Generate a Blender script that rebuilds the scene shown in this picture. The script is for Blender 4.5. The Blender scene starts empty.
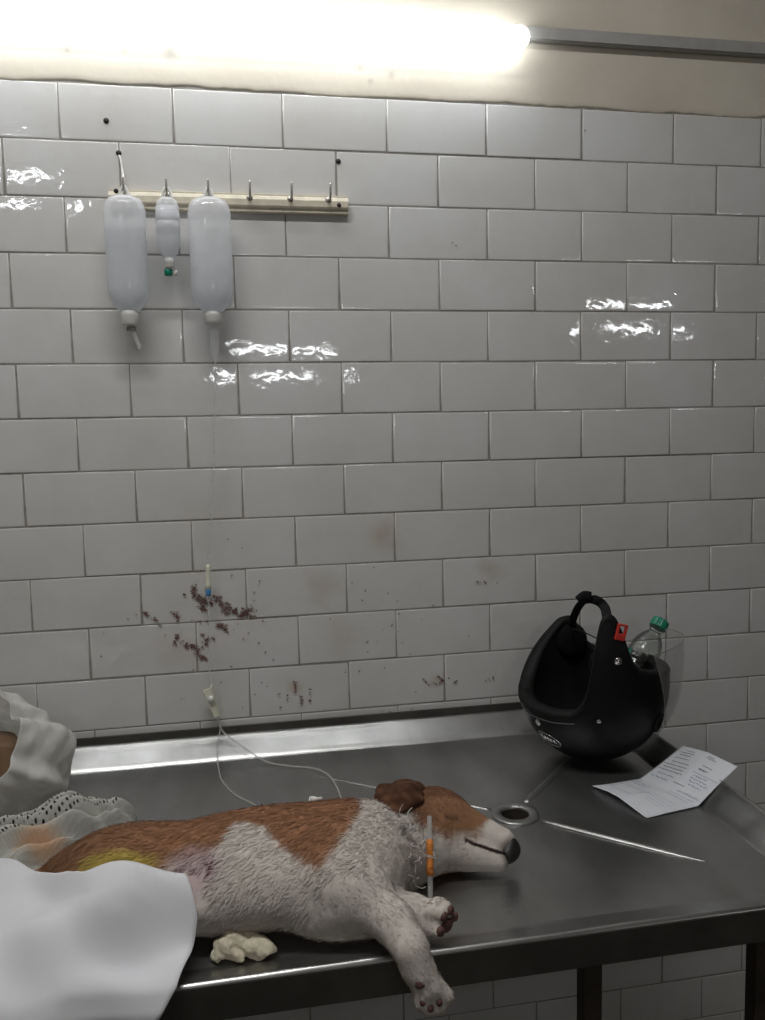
import bpy, bmesh, math, random
import numpy as np
from mathutils import Vector, Matrix

random.seed(7)
rng = np.random.default_rng(11)
SC = bpy.context.scene
COL = SC.collection

# ------------------------------------------------------------------ camera, world, light, exposure
cam_d = bpy.data.cameras.new('camera')
cam = bpy.data.objects.new('camera', cam_d)
COL.objects.link(cam)
cam_d.sensor_fit = 'VERTICAL'
cam_d.sensor_height = 24.0
cam_d.lens = 824.03 / 1020 * 24.0
cam_d.clip_start = 0.02
CR = ((0.98338, -0.180396, -0.020613), (-0.037856, -0.092674, -0.994977), (0.17758, 0.979218, -0.097963))
M = Matrix.Identity(4)
for i in range(3):
    M[i][0] = CR[0][i]
    M[i][1] = -CR[1][i]
    M[i][2] = -CR[2][i]
M[0][3], M[1][3], M[2][3] = 0.2819, -1.6226, 1.4786
cam.matrix_world = M
SC.camera = cam

SC.view_settings.view_transform = 'Standard'
SC.view_settings.look = 'None'
SC.view_settings.gamma = 1.0
SC.view_settings.use_curve_mapping = False
SC.view_settings.exposure = 0.0
SC.cycles.use_denoising = True
SC.cycles.max_bounces = 8
SC.cycles.transparent_max_bounces = 24
SC.cycles.sample_clamp_indirect = 4.0

world = bpy.data.worlds.new('world')
SC.world = world
world.use_nodes = True
world.node_tree.nodes['Background'].inputs[0].default_value = (0.55, 0.58, 0.62, 1)
world.node_tree.nodes['Background'].inputs[1].default_value = 0.02

TUBE_STRENGTH = 10.5
ROOM = [  # tube lights of the room behind the camera, plus an added overhead fill: position, size, power, rotation
    ('room_light_a', (-0.93, -3.5, 2.92), (0.55, 0.05), 3.0, (90, 0, 0)),
    ('room_light_b', (0.60, -3.5, 1.88), (0.60, 0.05), 3.2, (90, 0, 0)),
    ('room_light_c', (2.90, -3.5, 2.13), (0.55, 0.05), 3.0, (90, 0, 0)),
    ('ceiling_fill', (0.08, -1.05, 3.06), (1.2, 0.12), 21.0, (0, 0, 0)),  # unseen overhead fill, added to lift the upper wall and the table
    ]
for nm, loc, sz, pw, rot in ROOM:
    ld = bpy.data.lights.new(nm, 'AREA')
    ld.shape = 'RECTANGLE'
    ld.size, ld.size_y = sz
    ld.energy = pw
    ld.color = (1.0, 0.995, 0.985) if nm == 'ceiling_fill' else (0.95, 0.98, 1.0)
    lo = bpy.data.objects.new(nm, ld)
    COL.objects.link(lo)
    lo.location = loc
    lo.rotation_euler = [math.radians(q) for q in rot]

# ------------------------------------------------------------------ helpers
def link(name, me, parent=None):
    o = bpy.data.objects.new(name, me)
    COL.objects.link(o)
    if parent is not None:
        o.parent = parent
        o.matrix_parent_inverse = parent.matrix_world.inverted()
    return o

def mesh_obj(name, verts, faces, mat, parent=None, smooth=True):
    me = bpy.data.meshes.new(name)
    me.from_pydata([tuple(map(float, v)) for v in verts], [], [tuple(int(i) for i in f) for f in faces])
    if smooth:
        me.polygons.foreach_set('use_smooth', [True] * len(me.polygons))
    if mat:
        me.materials.append(mat)
    me.update()
    return link(name, me, parent)

def bm_obj(name, bm, mat, parent=None, smooth=False):
    me = bpy.data.meshes.new(name)
    bmesh.ops.recalc_face_normals(bm, faces=bm.faces)
    bm.to_mesh(me)
    bm.free()
    if smooth:
        me.polygons.foreach_set('use_smooth', [True] * len(me.polygons))
    if mat:
        me.materials.append(mat)
    return link(name, me, parent)

def tag(o, label, cat, group=None, kind=None):
    o['label'] = label
    o['category'] = cat
    if group:
        o['group'] = group
    if kind:
        o['kind'] = kind
    return o

def thing(name, label, cat, loc, group=None):
    o = bpy.data.objects.new(name, None)
    o.empty_display_size = 0.05
    COL.objects.link(o)
    o.location = loc
    bpy.context.view_layer.update()
    return tag(o, label, cat, group)

def struct(o):
    o['kind'] = 'structure'
    return o

def bm_box(bm, lo, hi, bevel=0.0, seg=2):
    r = bmesh.ops.create_cube(bm, size=1.0)
    vs = r['verts']
    for v in vs:
        v.co = Vector([lo[i] + (v.co[i] + 0.5) * (hi[i] - lo[i]) for i in range(3)])
    if bevel:
        es = list({e for v in vs for e in v.link_edges})
        bmesh.ops.bevel(bm, geom=es, offset=bevel, segments=seg, profile=0.5, affect='EDGES')

def box_obj(name, lo, hi, mat, parent=None, bevel=0.002, seg=2):
    bm = bmesh.new()
    bm_box(bm, lo, hi, bevel, seg)
    return bm_obj(name, bm, mat, parent)

def catmull(pts, n=8):
    P = [np.array(p, float) for p in pts]
    P = [2 * P[0] - P[1]] + P + [2 * P[-1] - P[-2]]
    out = []
    for i in range(1, len(P) - 2):
        a, b, c, d = P[i - 1:i + 3]
        for k in range(n):
            t = k / n
            out.append(.5 * ((2 * b) + (c - a) * t + (2 * a - 5 * b + 4 * c - d) * t * t + (3 * b - a - 3 * c + d) * t ** 3))
    out.append(P[-2])
    return np.array(out)

def sweep(pts, rx, ry=None, n=10, up=(0, 0, 1), cap=True, closed=False, side=None):
    """A tube along points; rx, ry half widths (numbers or one per point)."""
    P = np.array(pts, float)
    m = len(P)
    rx = np.broadcast_to(np.array(rx, float), (m,))
    ry = rx if ry is None else np.broadcast_to(np.array(ry, float), (m,))
    if closed:
        T = np.roll(P, -1, 0) - np.roll(P, 1, 0)
    else:
        T = np.gradient(P, axis=0)
    T /= np.linalg.norm(T, axis=1)[:, None] + 1e-12
    V = []
    U = np.array(up, float)
    for i in range(m):
        s = np.cross(T[i], U) if side is None else np.array(side, float) - np.dot(side, T[i]) * T[i]
        if np.linalg.norm(s) < 1e-4:
            s = np.cross(T[i], (0.3, 1, 0.2))
        s /= np.linalg.norm(s)
        w = np.cross(s, T[i])
        for k in range(n):
            a = 2 * math.pi * k / n
            V.append(P[i] + s * math.cos(a) * rx[i] + w * math.sin(a) * ry[i])
    F = []
    mm = m if closed else m - 1
    for i in range(mm):
        j = (i + 1) % m
        for k in range(n):
            l = (k + 1) % n
            F.append((i * n + k, i * n + l, j * n + l, j * n + k))
    if cap and not closed:
        F.append(tuple(range(n))[::-1])
        F.append(tuple((m - 1) * n + k for k in range(n)))
    return V, F

def tube_obj(name, pts, r, mat, parent=None, ry=None, n=10, up=(0, 0, 1), closed=False, side=None):
    V, F = sweep(pts, r, ry, n, up, True, closed, side)
    return mesh_obj(name, V, F, mat, parent)

def lathe(prof, n=32, sx=1.0, sy=1.0, cap=True):
    V, F = [], []
    for r, z in prof:
        for k in range(n):
            a = 2 * math.pi * k / n
            V.append((r * math.cos(a) * sx, r * math.sin(a) * sy, z))
    for i in range(len(prof) - 1):
        for k in range(n):
            l = (k + 1) % n
            F.append((i * n + k, i * n + l, (i + 1) * n + l, (i + 1) * n + k))
    if cap:
        F.append(tuple(range(n))[::-1])
        F.append(tuple((len(prof) - 1) * n + k for k in range(n)))
    return V, F

def xf(V, mat4):
    return [tuple(mat4 @ Vector(v)) for v in V]

def lathe_obj(name, prof, mat, parent=None, at=None, n=32, sx=1.0, sy=1.0):
    V, F = lathe(prof, n, sx, sy)
    if at is not None:
        V = xf(V, at)
    return mesh_obj(name, V, F, mat, parent)

def axis_matrix(p0, p1):
    d = (Vector(p1) - Vector(p0)).normalized()
    q = d.to_track_quat('Z', 'Y')
    return Matrix.Translation(Vector(p0)) @ q.to_matrix().to_4x4()

# ------------------------------------------------------------------ materials
def nodes_mat(name):
    m = bpy.data.materials.new(name)
    m.use_nodes = True
    nt = m.node_tree
    return m, nt, nt.nodes['Principled BSDF']

def N(nt, kind, **kw):
    n = nt.nodes.new(kind)
    for k, v in kw.items():
        if k.startswith('i_'):
            n.inputs[k[2:].replace('_', ' ')].default_value = v
        else:
            setattr(n, k, v)
    return n

def mat(name, col, rough=0.5, metal=0.0, vary=0.06, scale=30.0, bump=0.0, bscale=200.0, bdist=0.001, coat=0.0, spec=0.5):
    """A procedural material: noise-varied colour, optional noise bump."""
    m, nt, b = nodes_mat(name)
    tc = N(nt, 'ShaderNodeTexCoord')
    ns = N(nt, 'ShaderNodeTexNoise')
    ns.inputs['Scale'].default_value = scale
    ns.inputs['Detail'].default_value = 5
    nt.links.new(tc.outputs['Object'], ns.inputs['Vector'])
    cr = N(nt, 'ShaderNodeValToRGB')
    cr.color_ramp.elements[0].position = 0.3
    cr.color_ramp.elements[1].position = 0.7
    cr.color_ramp.elements[0].color = (*[c * (1 - vary) for c in col], 1)
    cr.color_ramp.elements[1].color = (*[min(1, c * (1 + vary)) for c in col], 1)
    nt.links.new(ns.outputs['Fac'], cr.inputs['Fac'])
    nt.links.new(cr.outputs['Color'], b.inputs['Base Color'])
    b.inputs['Roughness'].default_value = rough
    b.inputs['Metallic'].default_value = metal
    b.inputs['Coat Weight'].default_value = coat
    b.inputs['Specular IOR Level'].default_value = spec
    if bump:
        n2 = N(nt, 'ShaderNodeTexNoise')
        n2.inputs['Scale'].default_value = bscale
        n2.inputs['Detail'].default_value = 4
        nt.links.new(tc.outputs['Object'], n2.inputs['Vector'])
        bp = N(nt, 'ShaderNodeBump')
        bp.inputs['Strength'].default_value = bump
        bp.inputs['Distance'].default_value = bdist
        nt.links.new(n2.outputs['Fac'], bp.inputs['Height'])
        nt.links.new(bp.outputs['Normal'], b.inputs['Normal'])
    return m

def clear_mat(name, col, alpha, rough=0.15, transl=0.4, spec=0.5):
    """Thin clear or milky plastic: part see-through, part translucent body."""
    m, nt, b = nodes_mat(name)
    tc = N(nt, 'ShaderNodeTexCoord')
    ns = N(nt, 'ShaderNodeTexNoise')
    ns.inputs['Scale'].default_value = 40
    nt.links.new(tc.outputs['Object'], ns.inputs['Vector'])
    b.inputs['Base Color'].default_value = (*col, 1)
    b.inputs['Roughness'].default_value = rough
    b.inputs['Specular IOR Level'].default_value = spec
    tr = N(nt, 'ShaderNodeBsdfTransparent')
    tl = N(nt, 'ShaderNodeBsdfTranslucent')
    tl.inputs['Color'].default_value = (*col, 1)
    m1 = N(nt, 'ShaderNodeMixShader')
    m1.inputs[0].default_value = transl
    nt.links.new(b.outputs[0], m1.inputs[1])
    nt.links.new(tl.outputs[0], m1.inputs[2])
    mr = N(nt, 'ShaderNodeMapRange')
    mr.inputs['To Min'].default_value = max(0, alpha - 0.06)
    mr.inputs['To Max'].default_value = min(1, alpha + 0.06)
    nt.links.new(ns.outputs['Fac'], mr.inputs['Value'])
    m2 = N(nt, 'ShaderNodeMixShader')
    nt.links.new(mr.outputs[0], m2.inputs[0])
    nt.links.new(tr.outputs[0], m2.inputs[1])
    nt.links.new(m1.outputs[0], m2.inputs[2])
    nt.links.new(m2.outputs[0], nt.nodes['Material Output'].inputs['Surface'])
    return m

def attr_mat(name, attr, rough=0.85, spec=0.2, bump=0.0, bscale=120, sheen=0.0):
    m, nt, b = nodes_mat(name)
    a = N(nt, 'ShaderNodeVertexColor')
    a.layer_name = attr
    nt.links.new(a.outputs['Color'], b.inputs['Base Color'])
    b.inputs['Roughness'].default_value = rough
    b.inputs['Specular IOR Level'].default_value = spec
    b.inputs['Sheen Weight'].default_value = sheen
    if bump:
        tc = N(nt, 'ShaderNodeTexCoord')
        n2 = N(nt, 'ShaderNodeTexNoise')
        n2.inputs['Scale'].default_value = bscale
        nt.links.new(tc.outputs['Object'], n2.inputs['Vector'])
        bp = N(nt, 'ShaderNodeBump')
        bp.inputs['Strength'].default_value = bump
        bp.inputs['Distance'].default_value = 0.002
        nt.links.new(n2.outputs['Fac'], bp.inputs['Height'])
        nt.links.new(bp.outputs['Normal'], b.inputs['Normal'])
    return m

def set_attr(o, name, cols):
    me = o.data
    ca = me.color_attributes.new(name, 'FLOAT_COLOR', 'POINT')
    c = np.ones((len(me.vertices), 4), np.float32)
    c[:, :3] = cols
    ca.data.foreach_set('color', c.ravel())

def spots_into(nt, color_socket, spots, tc_out, tint):
    """Mix soft irregular stains (x, z, radius, amount) over a colour."""
    cur = color_socket
    wob = N(nt, 'ShaderNodeTexNoise')
    wob.inputs['Scale'].default_value = 22
    wob.inputs['Detail'].default_value = 6
    nt.links.new(tc_out, wob.inputs['Vector'])
    for x, z, r, amt in spots:
        d = N(nt, 'ShaderNodeVectorMath', operation='DISTANCE')
        d.inputs[1].default_value = (x, 0, z)
        nt.links.new(tc_out, d.inputs[0])
        ad = N(nt, 'ShaderNodeMath', operation='MULTIPLY_ADD')
        nt.links.new(wob.outputs['Fac'], ad.inputs[0])
        ad.inputs[1].default_value = r * 1.6
        nt.links.new(d.outputs['Value'], ad.inputs[2])
        mr = N(nt, 'ShaderNodeMapRange')
        mr.interpolation_type = 'SMOOTHSTEP'
        mr.inputs['From Min'].default_value = r * 1.9
        mr.inputs['From Max'].default_value = r * 0.7
        mr.inputs['To Max'].default_value = amt
        nt.links.new(ad.outputs[0], mr.inputs['Value'])
        mx = N(nt, 'ShaderNodeMix', data_type='RGBA')
        nt.links.new(mr.outputs[0], mx.inputs['Factor'])
        nt.links.new(cur, mx.inputs['A'])
        mx.inputs['B'].default_value = (*tint, 1)
        cur = mx.outputs['Result']
    return cur

def tile_material():
    m, nt, b = nodes_mat('glazed_tile')
    tc = N(nt, 'ShaderNodeTexCoord')
    ns = N(nt, 'ShaderNodeTexNoise')
    ns.inputs['Scale'].default_value = 3.5
    ns.inputs['Detail'].default_value = 8
    ns.inputs['Roughness'].default_value = 0.65
    nt.links.new(tc.outputs['Object'], ns.inputs['Vector'])
    cr = N(nt, 'ShaderNodeValToRGB')
    cr.color_ramp.elements[0].position = 0.32
    cr.color_ramp.elements[1].position = 0.6
    cr.color_ramp.elements[0].color = (0.595, 0.58, 0.555, 1)
    cr.color_ramp.elements[1].color = (0.655, 0.655, 0.65, 1)
    nt.links.new(ns.outputs['Fac'], cr.inputs['Fac'])
    c = spots_into(nt, cr.outputs['Color'],
                   [(.58, 1.265, .045, .5), (.45, 1.167, .05, .35), (.80, 1.183, .035, .5), (.39, .965, .022, .6), (.68, .955, .02, .5),
                    (.16, 1.05, .05, .25), (.5, 1.06, .06, .2)],
                   tc.outputs['Object'], (0.42, 0.33, 0.235))
    nt.links.new(c, b.inputs['Base Color'])
    b.inputs['Roughness'].default_value = 0.05
    b.inputs['Specular IOR Level'].default_value = 0.55
    # slow waviness of the glaze, so mirrored lamps break up
    w = N(nt, 'ShaderNodeTexNoise')
    w.inputs['Scale'].default_value = 30
    w.inputs['Detail'].default_value = 2.5
    w.inputs['Distortion'].default_value = 0.4
    nt.links.new(tc.outputs['Object'], w.inputs['Vector'])
    bp = N(nt, 'ShaderNodeBump')
    bp.inputs['Strength'].default_value = 0.5
    bp.inputs['Distance'].default_value = 0.0010
    nt.links.new(w.outputs['Fac'], bp.inputs['Height'])
    nt.links.new(bp.outputs['Normal'], b.inputs['Normal'])
    return m

def steel_material(name, base=0.43, rough=0.3):
    m, nt, b = nodes_mat(name)
    tc = N(nt, 'ShaderNodeTexCoord')
    mp = N(nt, 'ShaderNodeMapping')
    mp.inputs['Scale'].default_value = (14, 5, 14)
    nt.links.new(tc.outputs['Object'], mp.inputs['Vector'])
    ns = N(nt, 'ShaderNodeTexNoise')
    ns.inputs['Scale'].default_value = 1.0
    ns.inputs['Detail'].default_value = 6
    nt.links.new(mp.outputs[0], ns.inputs['Vector'])
    cr = N(nt, 'ShaderNodeValToRGB')
    cr.color_ramp.elements[0].position = 0.3
    cr.color_ramp.elements[1].position = 0.72
    cr.color_ramp.elements[0].color = (base * .78, base * .775, base * .76, 1)
    cr.color_ramp.elements[1].color = (base * 1.1, base * 1.1, base * 1.09, 1)
    nt.links.new(ns.outputs['Fac'], cr.inputs['Fac'])
    nt.links.new(cr.outputs['Color'], b.inputs['Base Color'])
    b.inputs['Metallic'].default_value = 0.93
    sm = N(nt, 'ShaderNodeTexNoise')
    sm.inputs['Scale'].default_value = 9
    sm.inputs['Detail'].default_value = 7
    nt.links.new(tc.outputs['Object'], sm.inputs['Vector'])
    mr = N(nt, 'ShaderNodeMapRange')
    mr.inputs['To Min'].default_value = rough - .1
    mr.inputs['To Max'].default_value = rough + .16
    nt.links.new(sm.outputs['Fac'], mr.inputs['Value'])
    nt.links.new(mr.outputs[0], b.inputs['Roughness'])
    sc = N(nt, 'ShaderNodeTexNoise')
    sc.inputs['Scale'].default_value = 60
    sc.inputs['Detail'].default_value = 6
    nt.links.new(mp.outputs[0], sc.inputs['Vector'])
    bp = N(nt, 'ShaderNodeBump')
    bp.inputs['Strength'].default_value = 0.12
    bp.inputs['Distance'].default_value = 0.0006
    nt.links.new(sc.outputs['Fac'], bp.inputs['Height'])
    nt.links.new(bp.outputs['Normal'], b.inputs['Normal'])
    return m

def emit_mat(name, col, strength):
    m, nt, b = nodes_mat(name)
    b.inputs['Base Color'].default_value = (.9, .9, .9, 1)
    b.inputs['Emission Color'].default_value = (*col, 1)
    b.inputs['Emission Strength'].default_value = strength
    return m

def plaster_material():
    m, nt, b = nodes_mat('cream_plaster')
    tc = N(nt, 'ShaderNodeTexCoord')
    ns = N(nt, 'ShaderNodeTexNoise')
    ns.inputs['Scale'].default_value = 5
    ns.inputs['Detail'].default_value = 9
    nt.links.new(tc.outputs['Object'], ns.inputs['Vector'])
    cr = N(nt, 'ShaderNodeValToRGB')
    cr.color_ramp.elements[0].position = 0.3
    cr.color_ramp.elements[1].position = 0.65
    cr.color_ramp.elements[0].color = (0.53, 0.48, 0.40, 1)
    cr.color_ramp.elements[1].color = (0.63, 0.58, 0.49, 1)
    nt.links.new(ns.outputs['Fac'], cr.inputs['Fac'])
    c = spots_into(nt, cr.outputs['Color'],
                   [(.30, 2.178, .008, .8), (.02, 2.165, .012, .6), (.12, 2.17, .012, .5), (.20, 2.173, .02, .6), (.55, 2.165, .012, .6), (.61, 2.155, .012, .5), (.57, 2.14, .01, .5)],
                   tc.outputs['Object'], (0.22, 0.2, 0.19))
    nt.links.new(c, b.inputs['Base Color'])
    b.inputs['Roughness'].default_value = 0.75
    n2 = N(nt, 'ShaderNodeTexNoise')
    n2.inputs['Scale'].default_value = 60
    n2.inputs['Detail'].default_value = 6
    nt.links.new(tc.outputs['Object'], n2.inputs['Vector'])
    bp = N(nt, 'ShaderNodeBump')
    bp.inputs['Strength'].default_value = 0.3
    bp.inputs['Distance'].default_value = 0.002
    nt.links.new(n2.outputs['Fac'], bp.inputs['Height'])
    nt.links.new(bp.outputs['Normal'], b.inputs['Normal'])
    return m

MT = tile_material()
MGROUT = mat('grout', (.29, .27, .245), .9, vary=.25, scale=40, bump=.3)
MPLASTER = plaster_material()
MPAINT = mat('painted_wall', (.34, .31, .26), .8, vary=.06, scale=4, bump=.1, bscale=60)
MFLOOR = mat('mosaic_floor', (.14, .13, .12), .35, vary=.3, scale=60)
MSTEEL = steel_material('stainless_steel')
MSTEEL_RIM = steel_material('stainless_rim', .46, .30)
MFRAME = mat('dark_frame_steel', (.055, .045, .035), .5, .5, vary=.3, scale=20)
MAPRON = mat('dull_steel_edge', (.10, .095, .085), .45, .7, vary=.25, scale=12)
MPVC = mat('grey_conduit', (.36, .35, .33), .5, vary=.1)
MRAIL = mat('cream_painted_wood', (.62, .57, .45), .5, vary=.12, scale=60, bump=.15)
MHOOK = mat('zinc_hook', (.45, .44, .40), .35, .8)
MRUST = mat('dark_iron', (.035, .03, .028), .6, .6, vary=.4)
MCREAMPL = mat('cream_plastic', (.70, .69, .58), .4, vary=.05)
MWHITEPL = mat('white_plastic', (.75, .75, .73), .4, vary=.04)
MBLACK = mat('matte_black_shell', (.005, .005, .0055), .42, vary=.2, spec=.2)
MTRIM = mat('black_rubber', (.007, .007, .007), .6, vary=.2, spec=.2)
MLINER = mat('black_fabric', (.008, .008, .008), .95, vary=.3, bump=.4, bscale=400, spec=.1)
MSTRAP = mat('black_webbing', (.011, .011, .012), .8, vary=.3, bump=.5, bscale=700, spec=.2)
MRED = mat('red_plastic', (.50, .035, .025), .4)
MGREEN = mat('green_plastic', (.0, .20, .12), .4)
MBLUE = mat('blue_plastic', (.08, .28, .62), .4)
MCHROME = mat('chrome', (.65, .65, .65), .2, 1.0)

# ------------------------------------------------------------------ the room
def build_wall_back():
    gy = 0.0010
    wall = box_obj('wall_back', (-2.0, gy, 0), (4.2, 0.15, 3.1), MGROUT, bevel=0)
    struct(wall)
    # tiles: each with a small bevel, its own slight tilt; running bond
    V, F = [], []
    w, h, g = 0.2, 0.1, 0.0028
    for r in range(21):
        z1 = 2.11 - r * h - g / 2
        z0 = z1 - h + g
        off = 0.0 if r % 2 == 0 else 0.1
        for i in range(-10, 21):
            x0 = i * w + off + g / 2
            x1 = x0 + w - g
            tx, tz = random.gauss(0, .0018), random.gauss(0, .0028)
            dx, dy, dz = random.gauss(0, .0004), random.gauss(0, .0003), random.gauss(0, .0003)
            cx, cz = (x0 + x1) / 2, (z0 + z1) / 2
            base = len(V)
            for ins, y in ((0, gy + .004), (0, 0.0007), (.0006, 0.0002), (.0016, -0.00003), (.004, -.00016)):
                for sx, sz in ((-1, -1), (1, -1), (1, 1), (-1, 1)):
                    X = cx + sx * ((x1 - x0) / 2 - ins) + dx
                    Z = cz + sz * ((z1 - z0) / 2 - ins) + dz
                    V.append((X, y + dy + (X - cx) * tx + (Z - cz) * tz, Z))
            for k in range(4):
                for a in range(4):
                    b = (a + 1) % 4
                    F.append((base + k * 4 + a, base + k * 4 + b, base + k * 4 + 4 + b, base + k * 4 + 4 + a))
            F.append((base + 16, base + 17, base + 18, base + 19))
    t = mesh_obj('glazed_tiles', V, F, MT, wall, smooth=False)
    me = t.data
    me.polygons.foreach_set('use_smooth', [True] * len(me.polygons))
    # plaster above the tiles, its lower edge ragged and a little proud
    xs = np.linspace(-2.0, 4.2, 420)
    bot = 2.112 + 0.0015 * np.sin(xs * 9.1) + 0.0012 * np.sin(xs * 31 + 1) + rng.normal(0, .0011, len(xs))
    V, F = [], []
    for x, bz in zip(xs, bot):
        V += [(x, gy, bz - .001), (x, -.0003, bz), (x, -.0010, bz + .003), (x, -.0014, bz + .010), (x, -.0012, bz + .12), (x, -.0012, 3.1)]
    for i in range(len(xs) - 1):
        for k in range(5):
            F.append((i * 6 + k, (i + 1) * 6 + k, (i + 1) * 6 + k + 1, i * 6 + k + 1))
    mesh_obj('plaster', V, F, MPLASTER, wall, smooth=True)
    return wall
WALL = build_wall_back()
for nm, lo, hi, m in (('floor', (-2, -3.7, -.1), (4.2, .15, 0), MFLOOR), ('ceiling', (-2, -3.7, 3.1), (4.2, .15, 3.2), MPAINT),
                      ('wall_left', (-2.1, -3.7, 0), (-2, .15, 3.1), MPAINT), ('wall_right', (4.2, -3.7, 0), (4.3, .15, 3.1), MPAINT),
                      ('wall_front', (-2, -3.8, 0), (4.2, -3.7, 3.1), MPAINT)):
    struct(box_obj(nm, lo, hi, m, bevel=0))

# ------------------------------------------------------------------ the tube light and its conduit
def build_light():
    t = thing('tube_light', 'long white glowing tube light mounted on the wall above the tiles', 'light', (.27, -.01, 2.215))
    x0, x1, y, z = -.33, .874, -.040, 2.2195
    bm = bmesh.new()
    bm_box(bm, (x0 + .012, -.030, z - .004), (x1 - .016, -.0015, z + .008), .0015)
    bm_obj('housing', bm, MWHITEPL, t)
    r = .0205
    xs = [x0 + r * (1 - math.cos(a)) for a in np.linspace(0, math.pi / 2, 7)]
    rs = [max(.001, r * math.sin(a)) for a in np.linspace(0, math.pi / 2, 7)]
    xs += list(np.linspace(x0 + r, x1 - r, 12))[1:-1]
    rs += [r] * 10
    xs += [x1 - r * (1 - math.cos(a)) for a in np.linspace(math.pi / 2, 0, 7)]
    rs += [max(.001, r * math.sin(a)) for a in np.linspace(math.pi / 2, 0, 7)]
    tube_obj('tube', [(x, y, z) for x in xs], rs, emit_mat('lit_tube', (.94, .975, 1.0), TUBE_STRENGTH), t, n=24)
    return t
build_light()

def build_conduit():
    t = thing('conduit', 'grey plastic cable conduit running right from the tube light along the cream wall', 'conduit', (2, -.01, 2.235))
    bm = bmesh.new()
    bm_box(bm, (.878, -.0150, 2.2275), (4.19, -.0015, 2.2500), .002)
    bm_obj('channel', bm, MPVC, t)
    bm = bmesh.new()
    bm_box(bm, (.878, -.0175, 2.2300), (4.19, -.0140, 2.2530), .001)
    bm_obj('cover', bm, MPVC, t)
    return t
build_conduit()

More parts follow.
